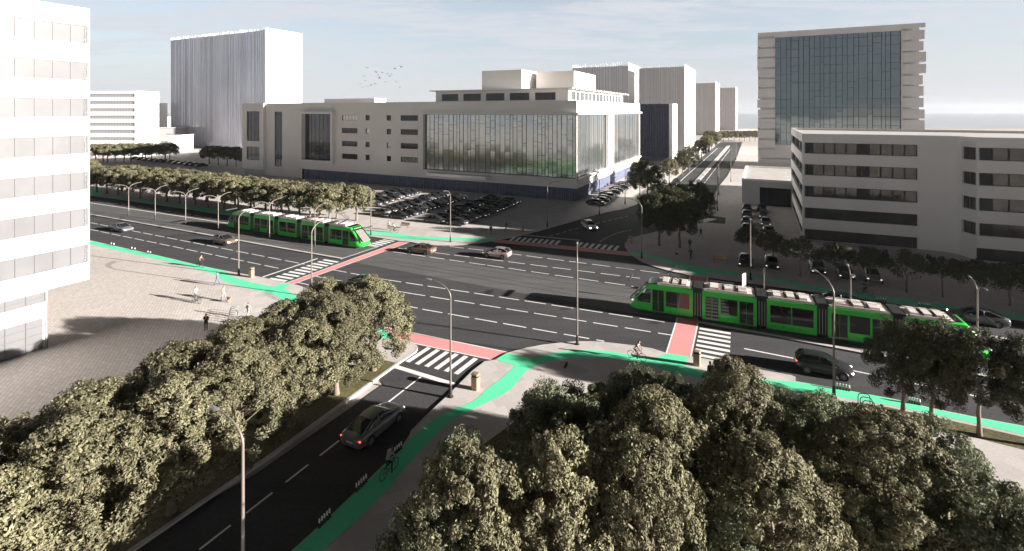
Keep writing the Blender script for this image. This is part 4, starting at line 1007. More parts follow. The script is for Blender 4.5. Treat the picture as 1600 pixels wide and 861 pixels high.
person(K(388,498.5), ang(-U), 'walk', WHT, WHT, 'person in white walking beside the bicycle hoops on the plaza', long=True)
person(K(1110,599), ang(U)+.6, 'stand', BLK, BLK, 'person in black standing at the park tree by the cycle lane')
person(K(767,366.5), ang(-U)+.4, 'walk', BLK, NVY, 'person in dark clothes walking before the car park, left of two')
person(K(791,361), ang(-U)-.5, 'walk', BRN, BLK, 'person in brown walking before the car park near the litter bin')
person(K(1079.5,405.5), ang(V2)+1, 'walk', NVY, BLK, 'person in navy walking on the shaded corner left of the bench')
person(K(1078,389), ang(-U), 'stand', BLK, BLK, 'person in black standing beside the big black corner trees')
person(K(1095,371.5), ang(-U)+.8, 'walk', BLK, GRY, 'dark clothed person walking near the small side road crossing')
def rider(px, py, rz, top, legs, l1, l2, **kw):
    p = K(px, py); p.z = KZ+.012; bicycle(p, rz, l2); person(p, rz, 'ride', top, legs, l1, **kw)
rider(608,742, ang(U), WHT, BLK, 'cyclist in pale shirt and dark trousers riding up the near green lane', 'dark bicycle under the cyclist on the near green lane')
rider(995,562, ang(-V)-.15, PNK, BRN, 'cyclist in pale top riding right on the curved green lane', 'dark bicycle under the cyclist on the curved green lane by the park')
rider(313,417.5, ang(-V), BRN, BLK, 'cyclist in brown riding on the left avenue lane', 'bicycle under the brown clothed cyclist on the left avenue lane')
rider(616,363.5, ang(V)+.2, WHT, BLK, 'cyclist in white and black at the boulevard tree row end', 'bicycle under the white and black cyclist at the tree row end')
rider(608,359, ang(V)-.4, WHT, TAN, 'cyclist in white and tan beside the wooden car park bench', 'bicycle under the white and tan cyclist beside the car park bench')
rider(1351,460.5, ang(V2), NVY, BLK, 'shaded cyclist in dark clothes on the right avenue lane', 'bicycle under the shaded cyclist on the right avenue lane')
# dog on the plaza
def dog(p, rz, label):
    m = MB()
    m.loft([[(x, w*math.cos(t), z + h*math.sin(t)) for t in [2*math.pi*k/10 for k in range(10)]] for x,w,h,z in ((-.36,.05,.06,.50),(-.30,.11,.12,.48),(-.10,.11,.12,.47),(.14,.13,.17,.46),(.28,.11,.14,.50),(.38,.07,.09,.60),(.46,.075,.08,.68),(.55,.05,.05,.66),(.64,.03,.03,.64))])
    for x, f in ((.20,-1),(-.26,1)):
        for s in (1,-1):
            if f < 0: m.tube([(x,.08*s,.42),(x-.02,.08*s,.22),(x+.01,.08*s,.02),(x+.06,.08*s,.015)], [.05,.032,.025,.025], 7)
            else: m.tube([(x,.08*s,.44),(x+.08,.085*s,.30),(x-.06,.085*s,.16),(x-.03,.085*s,.02),(x+.03,.085*s,.015)], [.075,.05,.028,.024,.025], 7)
    m.tube([(-.36,0,.52),(-.48,0,.58),(-.58,0,.70)], [.03,.022,.012], 6)
    for s in (1,-1): m.tube([(.44,.045*s,.74),(.42,.07*s,.72),(.43,.085*s,.63)], [.02,.028,.012], 5)
    o = m.build('dog', mat('dog_fur',(.42,.28,.20),.9,0,.15,6), None, True, 80); o.location = tuple(p); o.rotation_euler=(0,0,rz); tag(o, label, 'dog')
dog(K(357.5,472.5), ang(-V)-.2, 'tan dog walking on the plaza beside the person in tan')
def bird(p, rz, flying, label, group, cat='bird'):
    m = MB()
    if flying:
        m.loft([[(x, w*math.cos(t), w*math.sin(t)) for t in [k*math.pi/3 for k in range(6)]] for x,w in ((-.34,.015),(-.18,.05),(0,.075),(.16,.06),(.24,.035),(.32,.008))])
        up = rnd.uniform(.05,.35)
        for s in (1,-1): m.loft([[(.10,.04*s,.02),(-.10,.04*s,.0),(-.10,.04*s,.02)],[(.12,.38*s,.02+up*.6),(-.08,.36*s,up*.6),(-.08,.36*s,.02+up*.6)],[(-.02,.74*s,up),(-.10,.72*s,up-.01),(-.10,.72*s,up)]])
        m.face([(-.32,0,0),(-.5,.09,0),(-.5,-.09,0)])
    else:
        m.loft([[(x, w*math.cos(t), z+w*math.sin(t)) for t in [k*math.pi/4 for k in range(8)]] for x,w,z in ((-.26,.012,.13),(-.12,.055,.15),(.02,.085,.17),(.11,.06,.22),(.14,.042,.28),(.18,.03,.29),(.23,.006,.28))])
        for s in (1,-1): m.tube([(.01,.03*s,.12),(.02,.03*s,.0)], .008, 5)
    o = m.build('bird', M_BIRD, None, True, 70); o.location = tuple(p); o.rotation_euler = (0,0,rz); tag(o, label, cat, group)
    o.scale = (1.6,)*3 if not flying else (.85,)*3
for px, py in ((574,106),(588,113),(569,119),(591,117),(597,113),(605,115),(609,119),(593,122),(602,128),(617,107),(627,105),(563,131),(580,133),(567,137),(619,128),(625,136),(575,135),(586,131),(612,116),(571,126)):
    Y = rnd.uniform(105, 125); bird(Vector(((px-800)/F*Y, Y, CH-(py-HOR)/F*Y)), rnd.uniform(-.6,.6)+ang(V), True, 'small dark bird flying in the flock above the central building', 'flock of birds')
bird(K(884,576), 1.0, False, 'dark pigeon on the shaded pavement below the middle lamp post', None); bird(K(624,547.5), .4, False, 'dark pigeon on the sunlit corner beside the olive trees', None); bird(K(1057,399), 2.2, False, 'dark pigeon on the shaded corner pavement', None)

# ---------------------------------------------------------------- buildings
class Building:
    """O ground corner, A direction along the front, D direction into the depth"""
    def __init__(s, name, O, A, D, label, cat='building', group=None):
        s.O = Vector((O[0], O[1], 0)); s.A = A; s.D = D
        s.root = empty(name, tuple(s.O)); tag(s.root, label, cat, group)
    def T(s, a, d, z): return s.A * a + s.D * d + Vector((0, 0, z))
    def front(s, d0=0.0): return lambda u, z, w: s.T(u, d0 + w, z)
    def side(s, a0=0.0, sg=1): return lambda u, z, w: s.T(a0 + sg * w, u, z)
    def a(s, px, d=0.0): return on_line(s.O + s.D * d, s.A, px)
    def d(s, px, a=0.0): return on_line(s.O + s.A * a, s.D, px)
    def z(s, py, a=0.0, d=0.0): return CH - (py - HOR) / F * (s.O + s.A * a + s.D * d).y
    def mb(s): return MB(s.T)
    def box(s, name, lo, hi, m, parent=None):
        b = s.mb(); b.box(lo, hi); return b.build(name, m, parent or s.root)
def holed(mb, pl, u0, u1, z0, z1, holes, dep):
    us = sorted({u0, u1, *[min(max(x, u0), u1) for h in holes for x in h[:2]]}); zs = sorted({z0, z1, *[min(max(x, z0), z1) for h in holes for x in h[2:4]]})
    for i in range(len(us)-1):
        for j in range(len(zs)-1):
            cu, cz = (us[i]+us[i+1])/2, (zs[j]+zs[j+1])/2
            if any(h[0] < cu < h[1] and h[2] < cz < h[3] for h in holes): continue
            mb.face([pl(us[i],zs[j],0), pl(us[i+1],zs[j],0), pl(us[i+1],zs[j+1],0), pl(us[i],zs[j+1],0)])
    for a, b, c, e in holes:
        for q in (((a,c),(b,c)),((b,c),(b,e)),((b,e),(a,e)),((a,e),(a,c))):
            (p, r), (s_, t) = q; mb.face([pl(p,r,0), pl(s_,t,0), pl(s_,t,dep), pl(p,r,dep)])
def window(root, pl, h, dep, n=1, glass=None, frame=None, rows=1, dark=(), fw=.07, name='window', lines=None, seed=0, mw=None):
    a, b, c, e = h; w = MB(); cols = [a, b]
    if lines:
        r = random.Random(seed); x = a; cols = [a]
        while x < b - .4:
            nx = min(b, x + lines[0] * r.choice((.6,.8,1,1,1.35,.8)))
            if nx >= b - .3: nx = b
            cols.append(nx); x = nx
    hs_ = lines[1] if lines else 1; r = random.Random(seed + 50); J = .012 if lines else 0
    for i in range(len(cols)-1):
        for j in range(hs_):
            zz0, zz1 = c+(e-c)*j/hs_, c+(e-c)*(j+1)/hs_; t1, t2 = r.uniform(-J,J), r.uniform(-J,J)
            w.face([pl(cols[i],zz0,dep+t1+t2), pl(cols[i+1],zz0,dep-t1+t2), pl(cols[i+1],zz1,dep-t1-t2), pl(cols[i],zz1,dep+t1-t2)])
    o = w.build(name, glass or M_DGLASS, root)
    f = MB(); mw = mw or fw
    def bar(u0,u1,z0,z1,k=.06):
        p = [pl(u0,z0,dep-k),pl(u1,z0,dep-k),pl(u1,z1,dep-k),pl(u0,z1,dep-k)]; q = [pl(u0,z0,dep-.004),pl(u1,z0,dep-.004),pl(u1,z1,dep-.004),pl(u0,z1,dep-.004)]
        f.face(p)
        for j in range(4): f.face([p[j],p[(j+1)%4],q[(j+1)%4],q[j]])
    bar(a,b,c,c+fw); bar(a,b,e-fw,e); bar(a,a+fw,c+fw,e-fw); bar(b-fw,b,c+fw,e-fw)
    for k in range(1, n): x = a+(b-a)*k/n; bar(x-mw/2,x+mw/2,c+fw,e-fw,.055)
    for k in range(1, rows): z = c+(e-c)*k/rows; bar(a+fw,b-fw,z-mw/2,z+mw/2,.05)
    for k in dark: x0, x1 = a+(b-a)*k/n, a+(b-a)*(k+1)/n; bar(x0+mw/2,x1-mw/2,c+fw,e-fw,.03)
    if lines:
        r = random.Random(seed + 5); lw = lines[2] if len(lines) > 2 else .08; hp_ = .42 if len(lines) < 4 else .85
        for i in range(len(cols)-1):
            if i: bar(cols[i]-lw*(.5 if r.random() < .6 else .9),cols[i]+lw*.5,c,e,.05)
            for j in range(lines[1]):
                z = c + (e-c)*(j + (r.uniform(.1,.9) if len(lines) < 4 else r.choice((.5,.5,.5,.5,.8))))/lines[1]
                if r.random() < hp_: bar(cols[i]+lw*.5, cols[i+1]-lw*.9, z-lw*.4, z+lw*.3, .045)
    f.build('window_frame', frame or M_MULL, o); return o

# --- central building
CB = Building('office_building', (15.6, 121.0), V, U, 'long pale central building with a big glazed corner and blue base')
H1, HT = 3.2, 24.5
aF = CB.a
def hz_(px0, px1, y0, y1):
    a = aF((px0+px1)/2); return (aF(px1), aF(px0), CB.z(y1, a), CB.z(y0, a))
holes = []
big = (0.0, aF(663), 5.6, 21.0); fr = hz_(476,521,178,250); slit = hz_(429,441,174.5,260)
smalls = []
zr = [(19.1,20.7),(15.1,16.7),(11.1,12.7),(7.2,8.8)]
for (p0,p1) in ((534,558.5),(571,577.5),(604,611),(626,653)):
    for z0, z1 in zr: smalls.append((aF(p1), aF(p0), z0, z1))
bays = (aF(415), aF(382)); w1 = hz_(389,409,174,220); w2 = hz_(389,409,229,249.5)
m = MB(); P = CB.front()
holed(m, P, 0, aF(472), H1, HT, [big, fr] + smalls, .35); holed(m, P, aF(472), bays[0], 0, HT, [slit] , .35)
# right flank
S = CB.side(0.0)
dl = 71.0; sg1 = (0.0, 26.4, 5.6, 21.0); sg2 = (32.7, dl-1.2, 5.6, 21.0)
holed(m, S, 0, dl, H1, HT, [sg1, sg2], .35)
m.face([CB.T(0,dl,0),CB.T(122,dl,0),CB.T(122,dl,HT),CB.T(0,dl,HT)]); m.face([CB.T(bays[1],0,0),CB.T(bays[1],dl,0),CB.T(bays[1],dl,HT),CB.T(bays[1],0,HT)])
m.face([CB.T(0,0,H1),CB.T(aF(472),0,H1),CB.T(aF(472),1.2,H1),CB.T(0,1.2,H1)]); m.face([CB.T(0,0,H1),CB.T(.001,dl,H1),CB.T(1.2,dl,H1),CB.T(1.2,0,H1)])
m.build('wall', M_WALL, CB.root)
m = CB.mb(); m.face([(-.001,0,HT-.5),(122,0,HT-.5),(122,dl,HT-.5),(0,dl,HT-.5)]); m.build('roof', M_ROOF, CB.root)
m = MB(); PB = CB.front(-.9); holed(m, PB, bays[0], bays[1], 2.0, HT+.01, [w1, w2], .35)
for a in bays: m.face([CB.T(a,-.9,2.0),CB.T(a,.0,2.0),CB.T(a,.0,HT+.01),CB.T(a,-.9,HT+.01)])
m.face([CB.T(bays[0],-.9,HT+.01),CB.T(bays[1],-.9,HT+.01),CB.T(bays[1],.3,HT+.01),CB.T(bays[0],.3,HT+.01)]); m.face([CB.T(bays[0],-.9,2),CB.T(bays[1],-.9,2),CB.T(bays[1],.3,2),CB.T(bays[0],.3,2)])
m.build('projecting_bay', M_WALL, CB.root)
CB.box('plinth', (bays[0], .05, 0), (bays[1], .6, 2.0), M_WALLG)
window(CB.root, PB, w1, .33, 3, M_GLASSD, rows=2, lines=(1.4,4), seed=3); window(CB.root, PB, w2, .33, 3, M_GLASSD)
window(CB.root, P, slit, .33, 3, M_GLASSD, rows=16)
window(CB.root, P, fr, .33, 1, M_GLASSD, lines=(2.0, 3), seed=5)
for k, h in enumerate(smalls): window(CB.root, P, h, .33, 5 if h[1]-h[0] > 2.5 else 1, M_DGLASS if k % 5 else M_GLASS)
window(CB.root, P, big, .33, 1, M_GLASS, lines=(1.45, 8, .10), seed=8, name='curtain_wall'); window(CB.root, S, sg1, .33, 1, M_GLASS, lines=(1.5, 1), seed=9, name='curtain_wall'); window(CB.root, S, sg2, .33, 1, M_GLASS, lines=(1.5, 1), seed=10, name='curtain_wall')
def surround(h, t, out, name):
    a, b, c, e = h; m = CB.mb()
    m.box((a-t,-out,c-t),(b+t,.02,c)); m.box((a-t,-out,e),(b+t,.02,e+t)); m.box((b,-out,c),(b+t,.02,e)); m.box((a-t,-out,c),(a,.02,e)); m.build(name, M_WALL, CB.root)
surround(fr, .75, 1.3, 'window_surround')
m = CB.mb(); a, b, c, e = big
m.box((-.6,-.7,e),(b+.7,.02,e+.55)); m.box((-.02,-.7,c-.55),(b+.7,.02,c)); m.box((b,-.7,c),(b+.7,.02,e)); m.build('window_surround', M_WALL, CB.root)
m = CB.mb(); m.box((-.7,.02,e),(.02,dl+.6,e+.55)); m.box((-.55,.02,c-.55),(.02,dl,c)); m.box((-.5,26.6,c),(.02,32.5,e)); m.build('side_ledge', M_WALL, CB.root)
CB.box('canopy', (aF(767), -2.6, 4.2), (aF(674), -.7, 5.0), M_WALLW)
m = CB.mb(); m.box((.45,.45,0),(aF(473),.9,H1)); m.box((.45,.9,0),(.9,dl-1,H1)); bs = m.build('base_screen', M_FINBLUE, CB.root)
m = CB.mb(); r = random.Random(4); x = .6
while x < aF(474):
    m.box((x,.36,.05),(x+.05,.45,H1-.02)); x += r.uniform(.5,1.6)
x = .6
while x < dl-3:
    for s in (1,-1): m.tube([(.40, x+(1.2 if s>0 else 0), .1),(.40, x+(0 if s>0 else 1.2), H1-.1)], .025, 4)
    x += .95
m.build('screen_lattice', mat('lattice_pale_blue',(.22,.25,.34),.5), bs)
# penthouse and plant boxes
ph0, ph1 = 3.6, CB.a(681,4.0); pd = 4.0
m = MB(); PH = CB.front(pd); PS = CB.side(ph0)
hp = []
for p0, p1 in ((690,716),(724,751.4),(759.5,788),(796.5,827),(836,868)): hp.append((CB.a(p1,pd), CB.a(p0,pd), 24.75, 26.7))
hs = [(6.5+3.6*k, 9.4+3.6*k, 24.75, 26.9) for k in range(14)]
holed(m, PH, ph0, ph1, HT-.5, 27.5, hp, .2); holed(m, PS, pd, 60, HT-.5, 27.5, hs, .2)
m.face([CB.T(ph1,pd,HT-.5),CB.T(ph1,60,HT-.5),CB.T(ph1,60,27.5),CB.T(ph1,pd,27.5)]); pho = m.build('penthouse', M_WALL, CB.root)
for h in hp: window(pho, PH, h, .19, 3, M_DGLASS)
for h in hs: window(pho, PS, h, .19, 2, M_GLASS)
CB.box('roof_slab', (ph0-1.6, pd-1.5, 27.5), (ph1+1.2, 62, 27.75), M_WALLW)
m = CB.mb()
for k in range(16): m.box((ph0-2.2, pd+k*3.6, 27.3), (ph0-1.5, pd+k*3.6+.25, 27.9))
m.build('roof_fins', M_WALLW, CB.root)
b1d = 9.0; a0, a1 = CB.a(815,b1d), CB.a(753,b1d); CB.box('plant_box', (a0, b1d, 27.75), (a1, b1d+15, CB.z(108.5,a0,b1d)), M_WALL)
b2d = 16.0; c0, c1 = CB.a(897,b2d), CB.a(838,b2d); CB.box('plant_box', (c0, b2d, 27.75), (min(c1,a0-.3), b2d+20, CB.z(110.5,c0,b2d)), M_WALL)
CB.box('roof_unit', (CB.a(585,20), 20, 24.0), (CB.a(507,20), 26, CB.z(154,CB.a(545,20),20)), M_WALLW)

# --- towers with vertical fins
def fin_tower(label, O, wid, dep, h, glass, step=.9, seed=0, white_side=True, jag=1.6, base=3.5, grp='finned towers', right=M_WALLW):
    B = Building('finned_tower', O, V, U, label, 'tower', grp)
    B.box('core', (.3, .3, 0), (wid-.3, dep-.3, h-1.2), glass)
    m = B.mb(); m.box((0, .25, base), (.3, dep, h)); m.box((wid-.3,.25,base),(wid,dep,h)); m.box((.3,dep-.3,base),(wid-.3,dep,h)); m.build('side_wall', right, B.root)
    m = B.mb(); r = random.Random(seed); x = 0.1
    while x < wid-.1:
        w = r.uniform(.08,.18); t = h + r.uniform(-jag, jag*.6)*.45; o_ = r.uniform(.08,.22); z = base + r.uniform(-.4,.4)
        # each fin leans a little in or out over its height, like the pleated screen in the photo
        m.loft([[(x,.25-o_,z),(x+w,.25-o_,z),(x+w,.25,z),(x,.25,z)],[(x+r.uniform(-.2,.2),.25-o_*.6,(z+t)/2),(x+w,.25-o_*.6,(z+t)/2),(x+w,.25,(z+t)/2),(x,.25,(z+t)/2)],[(x,.25-o_,t),(x+w,.25-o_,t),(x+w,.25,t),(x,.25,t)]]); x += step*r.uniform(.55,1.35)
    m.build('fin_screen', M_FIN, B.root); return B
fin_tower('large white tower with a finned bluish glass front behind the central building', (-135,275), 88, 24.6, 67.5, M_BLUEG, 1.7, 1, True, 1.2)
fin_tower('nearest finned tower, rising right behind the central building roof', (51,220), 26, 21, 43, mat('fin_core_grey',(.52,.51,.55),.5), .8, 2, right=M_WALLW)
fin_tower('widest of the beige finned towers along the far street', (90.8,264), 26, 49, 46.5, mat('fin_core_beige',(.56,.53,.52),.6), .8, 3)
fin_tower('beige finned tower second from the far street end', (181,447), 24, 52, 48, mat('fin_core_beige',(.56,.53,.52),.6), .8, 4)
fin_tower('smallest looking beige finned tower at the far street end', (249.7,560), 24, 40, 49, mat('fin_core_beige',(.56,.53,.52),.6), .8, 5)
B = Building('blue_screen_block', (67.8,217), V, U, 'dark blue slatted block beside the far street before the beige towers')
B.box('core', (.2,.2,0), (30,24,25), M_FINBLUE); m = B.mb(); m.box((-.02,.15,0),(.2,24,25.2)); m.build('side_wall', M_WALLW, B.root)
m = B.mb(); x = 0; r = random.Random(9)
while x < 30: m.box((x,-.2-r.uniform(0,.2),2),(x+.15,.2,25+r.uniform(-.6,.5))); x += r.uniform(.5,.9)
m.build('slat_screen', M_FINBLUE, B.root)

# --- right tower
RTW = Building('office_tower', (95, 194), -V, U, 'grey tower with a teal glass front and ridged side bands at right', 'tower')
wd = 50.5; HT2 = 52.0
gl0, gl1 = on_line(RTW.O, RTW.A, 1211), on_line(RTW.O, RTW.A, 1408)
RTW.box('core', (.8, .8, 0), (wd-.8, 24, HT2-1), M_WALLG)
m = RTW.mb(); n = 12; z0 = 3.8; r = random.Random(2)
for k in range(n):
    a = z0 + (HT2-1.6-z0)*k/n; b = z0 + (HT2-1.6-z0)*(k+1)/n - (.75 if k % 3 else .5)
    o1, o2 = r.choice((0,.35,0,.6)), r.choice((0,.5,.9,.2)); m.box((0-o1*.4,0,a),(gl0,.8,b)); m.box((gl1,0,a),(wd+o2,.8,b)); m.box((0-o1*.4,.8,a),(.8,24,b)); m.box((wd-.8,.8,a),(wd+o2,24,b))
m.box((-.1,-.15,HT2-1.5),(wd+.7,24.2,HT2)); m.build('facade_band', M_WALLG, RTW.root)
PT = RTW.front(.1); window(RTW.root, PT, (gl0, gl1, 9.0, HT2-2.2), 0, 1, M_TEAL, lines=(1.9, 13, .15, 1), seed=12, name='curtain_wall')
m = RTW.mb(); m.box((gl0-.3,-.2,HT2-2.2),(gl1+.3,.1,HT2-1.5)); m.box((gl1,-.45,9),(gl1+.35,.1,HT2-2.2)); m.build('window_surround', M_WALLG, RTW.root)
m = RTW.mb(); m.box((0,-.1,0),(wd,.8,3.6)); m.box((gl0,.05,4.0),(gl1,.8,9.0)); m.build('base_wall', M_WALLG, RTW.root)

# --- low podium beside it
PD = Building('podium_building', (54, 118), -V, U, 'low flat roofed podium building with a dark glass door below the grey tower')
m = MB(); Pp = PD.front(); dw = (on_line(PD.O, PD.A, 1187), on_line(PD.O, PD.A, 1236), 0.12, 4.3)
holed(m, Pp, 0, 34, 0, 5.7, [dw], .3); m.face([PD.T(0,0,0),PD.T(0,31,0),PD.T(0,31,5.7),PD.T(0,0,5.7)]); m.face([PD.T(0,31,0),PD.T(34,31,0),PD.T(34,31,5.7),PD.T(0,31,5.7)]); m.build('wall', M_WALLG, PD.root)
m = PD.mb(); m.box((0,0,5.7),(34,.35,6.1)); m.box((0,.35,5.7),(.35,31,6.1)); m.box((.35,30.65,5.7),(34,31,6.1)); m.build('parapet', M_WALLW, PD.root)
m = PD.mb(); m.face([(.3,.3,5.72),(34,.3,5.72),(34,30.7,5.72),(.3,30.7,5.72)]); m.build('roof', M_ROOF, PD.root)
window(PD.root, Pp, dw, .28, 4, M_DGLASS, name='door')

# --- right building with window bands
NB = Building('striped_office_building', (49.4, 85.5), -V2, U, 'five storey pale office building with dark window bands at right')
Hn = 18.1; u1 = 15.9; f1 = 20.3; m = MB(); Pn = NB.front(); zb = [(14.75-3.67*k, 16.6-3.67*k) for k in range(4)] + [(.14, 1.95)]
fc = 17.0; holed(m, Pn, 0, fc, 0, Hn, [(0, u1, c, e) for c, e in zb], .4)
Sn = NB.side(0.0); holed(m, Sn, 0, 34, 0, Hn, [(0, 33, c, e) for c, e in zb], .4)
E1 = NB.T(f1,0,0); dirf = Vector((-.17,-4.0,0)).normalized(); fl_ = 4.2
nf = Vector((-dirf.y, dirf.x, 0)); nf = -nf if nf.x < 0 else nf
Pf = lambda u, z, w: E1 + dirf*u + nf*w + Vector((0,0,z)); holed(m, Pf, 1.5, fl_, 0, Hn, [(1.7, fl_, c, e) for c, e in zb[:4]], .4)
E2 = E1 + dirf*fl_; Pg = lambda u, z, w: E2 + NB.A*u + NB.D*w + Vector((0,0,z)); holed(m, Pg, 0, 46, 0, Hn, [(0, 45, c, e) for c, e in zb], .4)
m.build('wall', M_WALL, NB.root)
cv = MB(); arc = []
for k in range(13):
    t = k/12; p = NB.T(fc,0,0)*(1-t)**2 + E1*2*t*(1-t) + (E1+dirf*1.5)*t*t; arc.append(p)
cv.loft([[p, p+Vector((0,0,Hn))] for p in arc], closed=False, cap=False); cv.build('curved_wall', M_WALL, NB.root, True, 60)
m = MB(); q = [NB.T(0,0,Hn-.5), NB.T(f1,0,Hn-.5), E2+Vector((0,0,Hn-.5)), Pg(46,Hn-.5,0), Pg(46,Hn-.5,30), NB.T(0,34,Hn-.5)]; m.face(q); m.build('roof', M_ROOF, NB.root)
m = MB()
for pl, a, b in ((Pn,0,f1),(Sn,0,34),(Pf,0,fl_),(Pg,0,46)):
    m.face([pl(a,Hn,0),pl(b,Hn,0),pl(b,Hn,.4),pl(a,Hn,.4)]); m.face([pl(a,Hn-.5,.4),pl(b,Hn-.5,.4),pl(b,Hn,.4),pl(a,Hn,.4)])
m.build('parapet', M_WALLG, NB.root)
m = MB(); P0 = lambda u, w, z: Pg(u, z, w)
m.T = P0; m.box((9.2,.5,Hn-.4),(46,7.5,24.2)); m.build('shadow_block', M_WALL, NB.root)  # unseen block added above the roof to shade the corner trees
m = MB(); m.face([Pg(46,0,0),Pg(46,0,30),Pg(46,Hn,30),Pg(46,Hn,0)]); m.face([NB.T(0,34,0),Pg(46,0,30),Pg(46,Hn,30),NB.T(0,34,Hn)]); m.build('rear_wall', M_WALL, NB.root)
GWN = mat('tinted_window_glass',(.10,.095,.09),.07,.35,.3,.6)
for k, (c, e) in enumerate(zb):
    window(NB.root, Pn, (0,u1,c,e), .36, 10, GWN, dark=(0,5), fw=.1, mw=.2); window(NB.root, Sn, (0,33,c,e), .36, 18, GWN, dark=(0,6,12), fw=.1, mw=.2)
    if k < 4: window(NB.root, Pf, (1.7,fl_,c,e), .36, 4, GWN, fw=.08, mw=.12)
    window(NB.root, Pg, (0,45,c,e), .36, 24, GWN, dark=(0,8,9,17), fw=.1, mw=.2)
# neighbour standing beyond the right edge: its shadow lies across the avenue
OB = Building('neighbour_building', (80, 54), -V2, U, 'plain pale building standing beyond the right edge of the view along the avenue')
m = MB(); P_ = OB.front(); hh = [(1+4*k, 3.6+4*k, z, z+1.9) for k in range(7) for z in (1.6,5.2,8.8,12.4,16)]; holed(m, P_, 0, 30, 0, 22, hh, .3)
for q in (((0,0),(0,12.5)),((0,12.5),(30,12.5)),((30,12.5),(30,0))): m.face([OB.T(*q[0],0),OB.T(*q[1],0),OB.T(*q[1],22),OB.T(*q[0],22)])
m.face([OB.T(0,0,22),OB.T(30,0,22),OB.T(30,12.5,22),OB.T(0,12.5,22)]); m.build('wall', M_WALL, OB.root)
m = OB.mb(); m.box((6.5,-9.5,0),(34,-.05,15.2)); m.build('shadow_wing', M_WALL, OB.root)  # unseen wing added to throw shadow on the right-hand pavement and far lane
m = MB()
for h in hh: m.face([P_(h[0],h[2],.28),P_(h[1],h[2],.28),P_(h[1],h[3],.28),P_(h[0],h[3],.28)])
m.build('window', M_DGLASS, OB.root)

# --- left white building (cantilevered upper floors)
LB = Building('white_office_building', (-41.45, 49.3), -U, V, 'white glaring office building with window bands at the left edge')
z0, z1 = 5.5, 32.0; m = MB(); Pl = LB.front(); lz = [(24-3.56*k-5.0+9.5, 26.0-3.56*k-5.0+9.5) for k in range(0)]
sc = 22/350.3
def zy(y): return CH - (y-HOR)*sc
lz = [(zy(69.5+56.6*k), zy(41+56.6*k)) for k in range(7)]
holed(m, Pl, 0, 26, z0, z1, [(.12, 25.5, c, e) for c, e in lz], .45)
Ls = LB.side(0.0); holed(m, Ls, 0, 18, z0, z1, [(.12, 17, c, e) for c, e in lz], .45)
m.face([LB.T(0,0,z0),LB.T(26,0,z0),LB.T(26,18,z0),LB.T(0,18,z0)]); m.face([LB.T(0,0,z1),LB.T(26,0,z1),LB.T(26,18,z1),LB.T(0,18,z1)]); m.face([LB.T(26,0,0),LB.T(26,18,0),LB.T(26,18,z1),LB.T(26,0,z1)]); m.face([LB.T(0,18,z0),LB.T(26,18,z0),LB.T(26,18,z1),LB.T(0,18,z1)])
m.build('wall', M_WALLW, LB.root)
for c, e in lz:
    window(LB.root, Pl, (.12,25.5,c,e), .12, 19, M_PGLASS, M_MULLG, fw=.05, mw=.06); window(LB.root, Ls, (.12,17,c,e), .42, 12, M_PGLASS, M_BROWN, fw=.06)
m = MB(); b0 = 3.25; holed(m, Pl, b0, 26, 0, z0-.004, [(b0+.1,25.5,.15,zy(523.3-.0)+3.02),(b0+.1,25.5,4.42,5.36)], .3); q = LB.side(b0); holed(m, q, 0, 17, 0, z0-.004, [(.1,16,.15,3.0)], .3); m.build('lower_wall', M_WALLW, LB.root)
window(LB.root, Pl, (b0+.1,25.5,.15,3.02), .14, 16, M_PGLASS, M_MULLG, rows=4, fw=.06, mw=.05); window(LB.root, Pl, (b0+.1,25.5,4.42,5.36), .14, 16, M_PGLASS, M_MULLG, rows=2, fw=.05, mw=.05); window(LB.root, q, (.1,16,.15,3.0), .28, 8, M_PGLASS, M_BROWN)
m = LB.mb(); m.box((b0-.02,-.05,0),(b0+.07,.0,4.4)); m.build('corner_trim', M_BROWN, LB.root)

# --- air
m = MB(); m.box((-5100,-420,-1.2),(5100,4300,72)); hz_o = m.build('haze', None); hz_o['kind'] = 'stuff'; hm = bpy.data.materials.new('air'); hm.use_nodes = True; hz_o.data.materials.clear(); hz_o.data.materials.append(hm)
hn = hm.node_tree; hn.nodes.remove(hn.nodes['Principled BSDF']); pv = hn.nodes.new('ShaderNodeVolumePrincipled'); pv.inputs['Color'].default_value = (.93,.95,1,1); pv.inputs['Density'].default_value = HAZE; pv.inputs['Anisotropy'].default_value = .2
hn.links.new(pv.outputs[0], hn.nodes['Material Output'].inputs['Volume'])
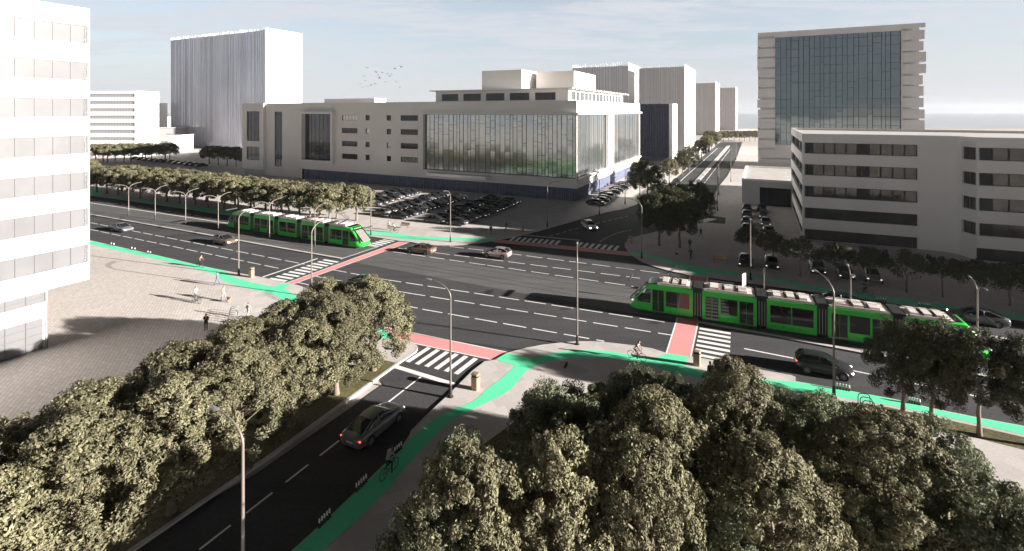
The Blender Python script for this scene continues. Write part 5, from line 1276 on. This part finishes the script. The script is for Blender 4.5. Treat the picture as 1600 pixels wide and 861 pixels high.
# --- low and far buildings on the left
FB = Building('far_office_block', (-178.6, 239), Vector((-1,.06,0)).normalized(), Vector((.06,1,0)).normalized(), 'pale far office block with grey window bands beside the left building')
m = MB(); Pq = FB.front(); hb = [(1, 33, 31.4-2.9-3.45*k, 31.4-1.35-3.45*k) for k in range(8)]; holed(m, Pq, 0, 34, 0, 31.4, hb, .3); sd = FB.side(0); holed(m, sd, 0, 14, 0, 31.4, [(1,13,c,e) for _,_,c,e in hb], .3)
m.face([FB.T(0,0,31.4),FB.T(34,0,31.4),FB.T(34,14,31.4),FB.T(0,14,31.4)]); m.build('wall', M_WALLW, FB.root)
gm = mat('far_band_glass',(.40,.41,.42),.25,.2)
for h in hb: window(FB.root, Pq, h, .28, 22, gm, M_MULLG); window(FB.root, sd, (1,13,h[2],h[3]), .28, 8, gm, M_MULLG)
def simple_block(label, px0, px1, Y, top, dep, m_, steps=()):
    X0, X1 = (px0-800)/F*Y, (px1-800)/F*Y; B = Building('far_block', (X0, Y), Vector((1,0,0)), Vector((0,1,0)), label)
    h = CH-(top-HOR)/F*Y; B.box('wall', (0,0,0), (X1-X0, dep, h-.4), m_); b = B.mb(); b.box((-.3,-.3,h-.4),(X1-X0+.3,.2,h)); b.box((-.3,.2,h-.4),(.0,dep,h)); b.box((X1-X0,.2,h-.4),(X1-X0+.3,dep,h)); b.build('parapet', M_WALLW, B.root)
    b = B.mb(); n = max(2, int((X1-X0)/6))
    for k in range(n): w = (X1-X0)/n; b.box((k*w+w*.25,-.03,h*.45),(k*w+w*.75,-.004,h*.7))
    b.build('window', gm, B.root)
simple_block('narrow white far block right of the pale office block', 214, 227, 310, 160.5, 20, M_WALLW)
simple_block('low grey stepped hall below the narrow far block, front wing', 203, 268, 262, 212, 18, M_WALLG); simple_block('low grey stepped hall, upper wing behind its front wing', 214, 275, 296, 199, 20, M_WALLG)
simple_block('tiny far white block on the horizon left of the white tower', 247, 258, 430, 183, 18, M_WALLG); simple_block('long low white far block on the horizon behind the halls', 224, 300, 470, 190, 16, M_WALLW)
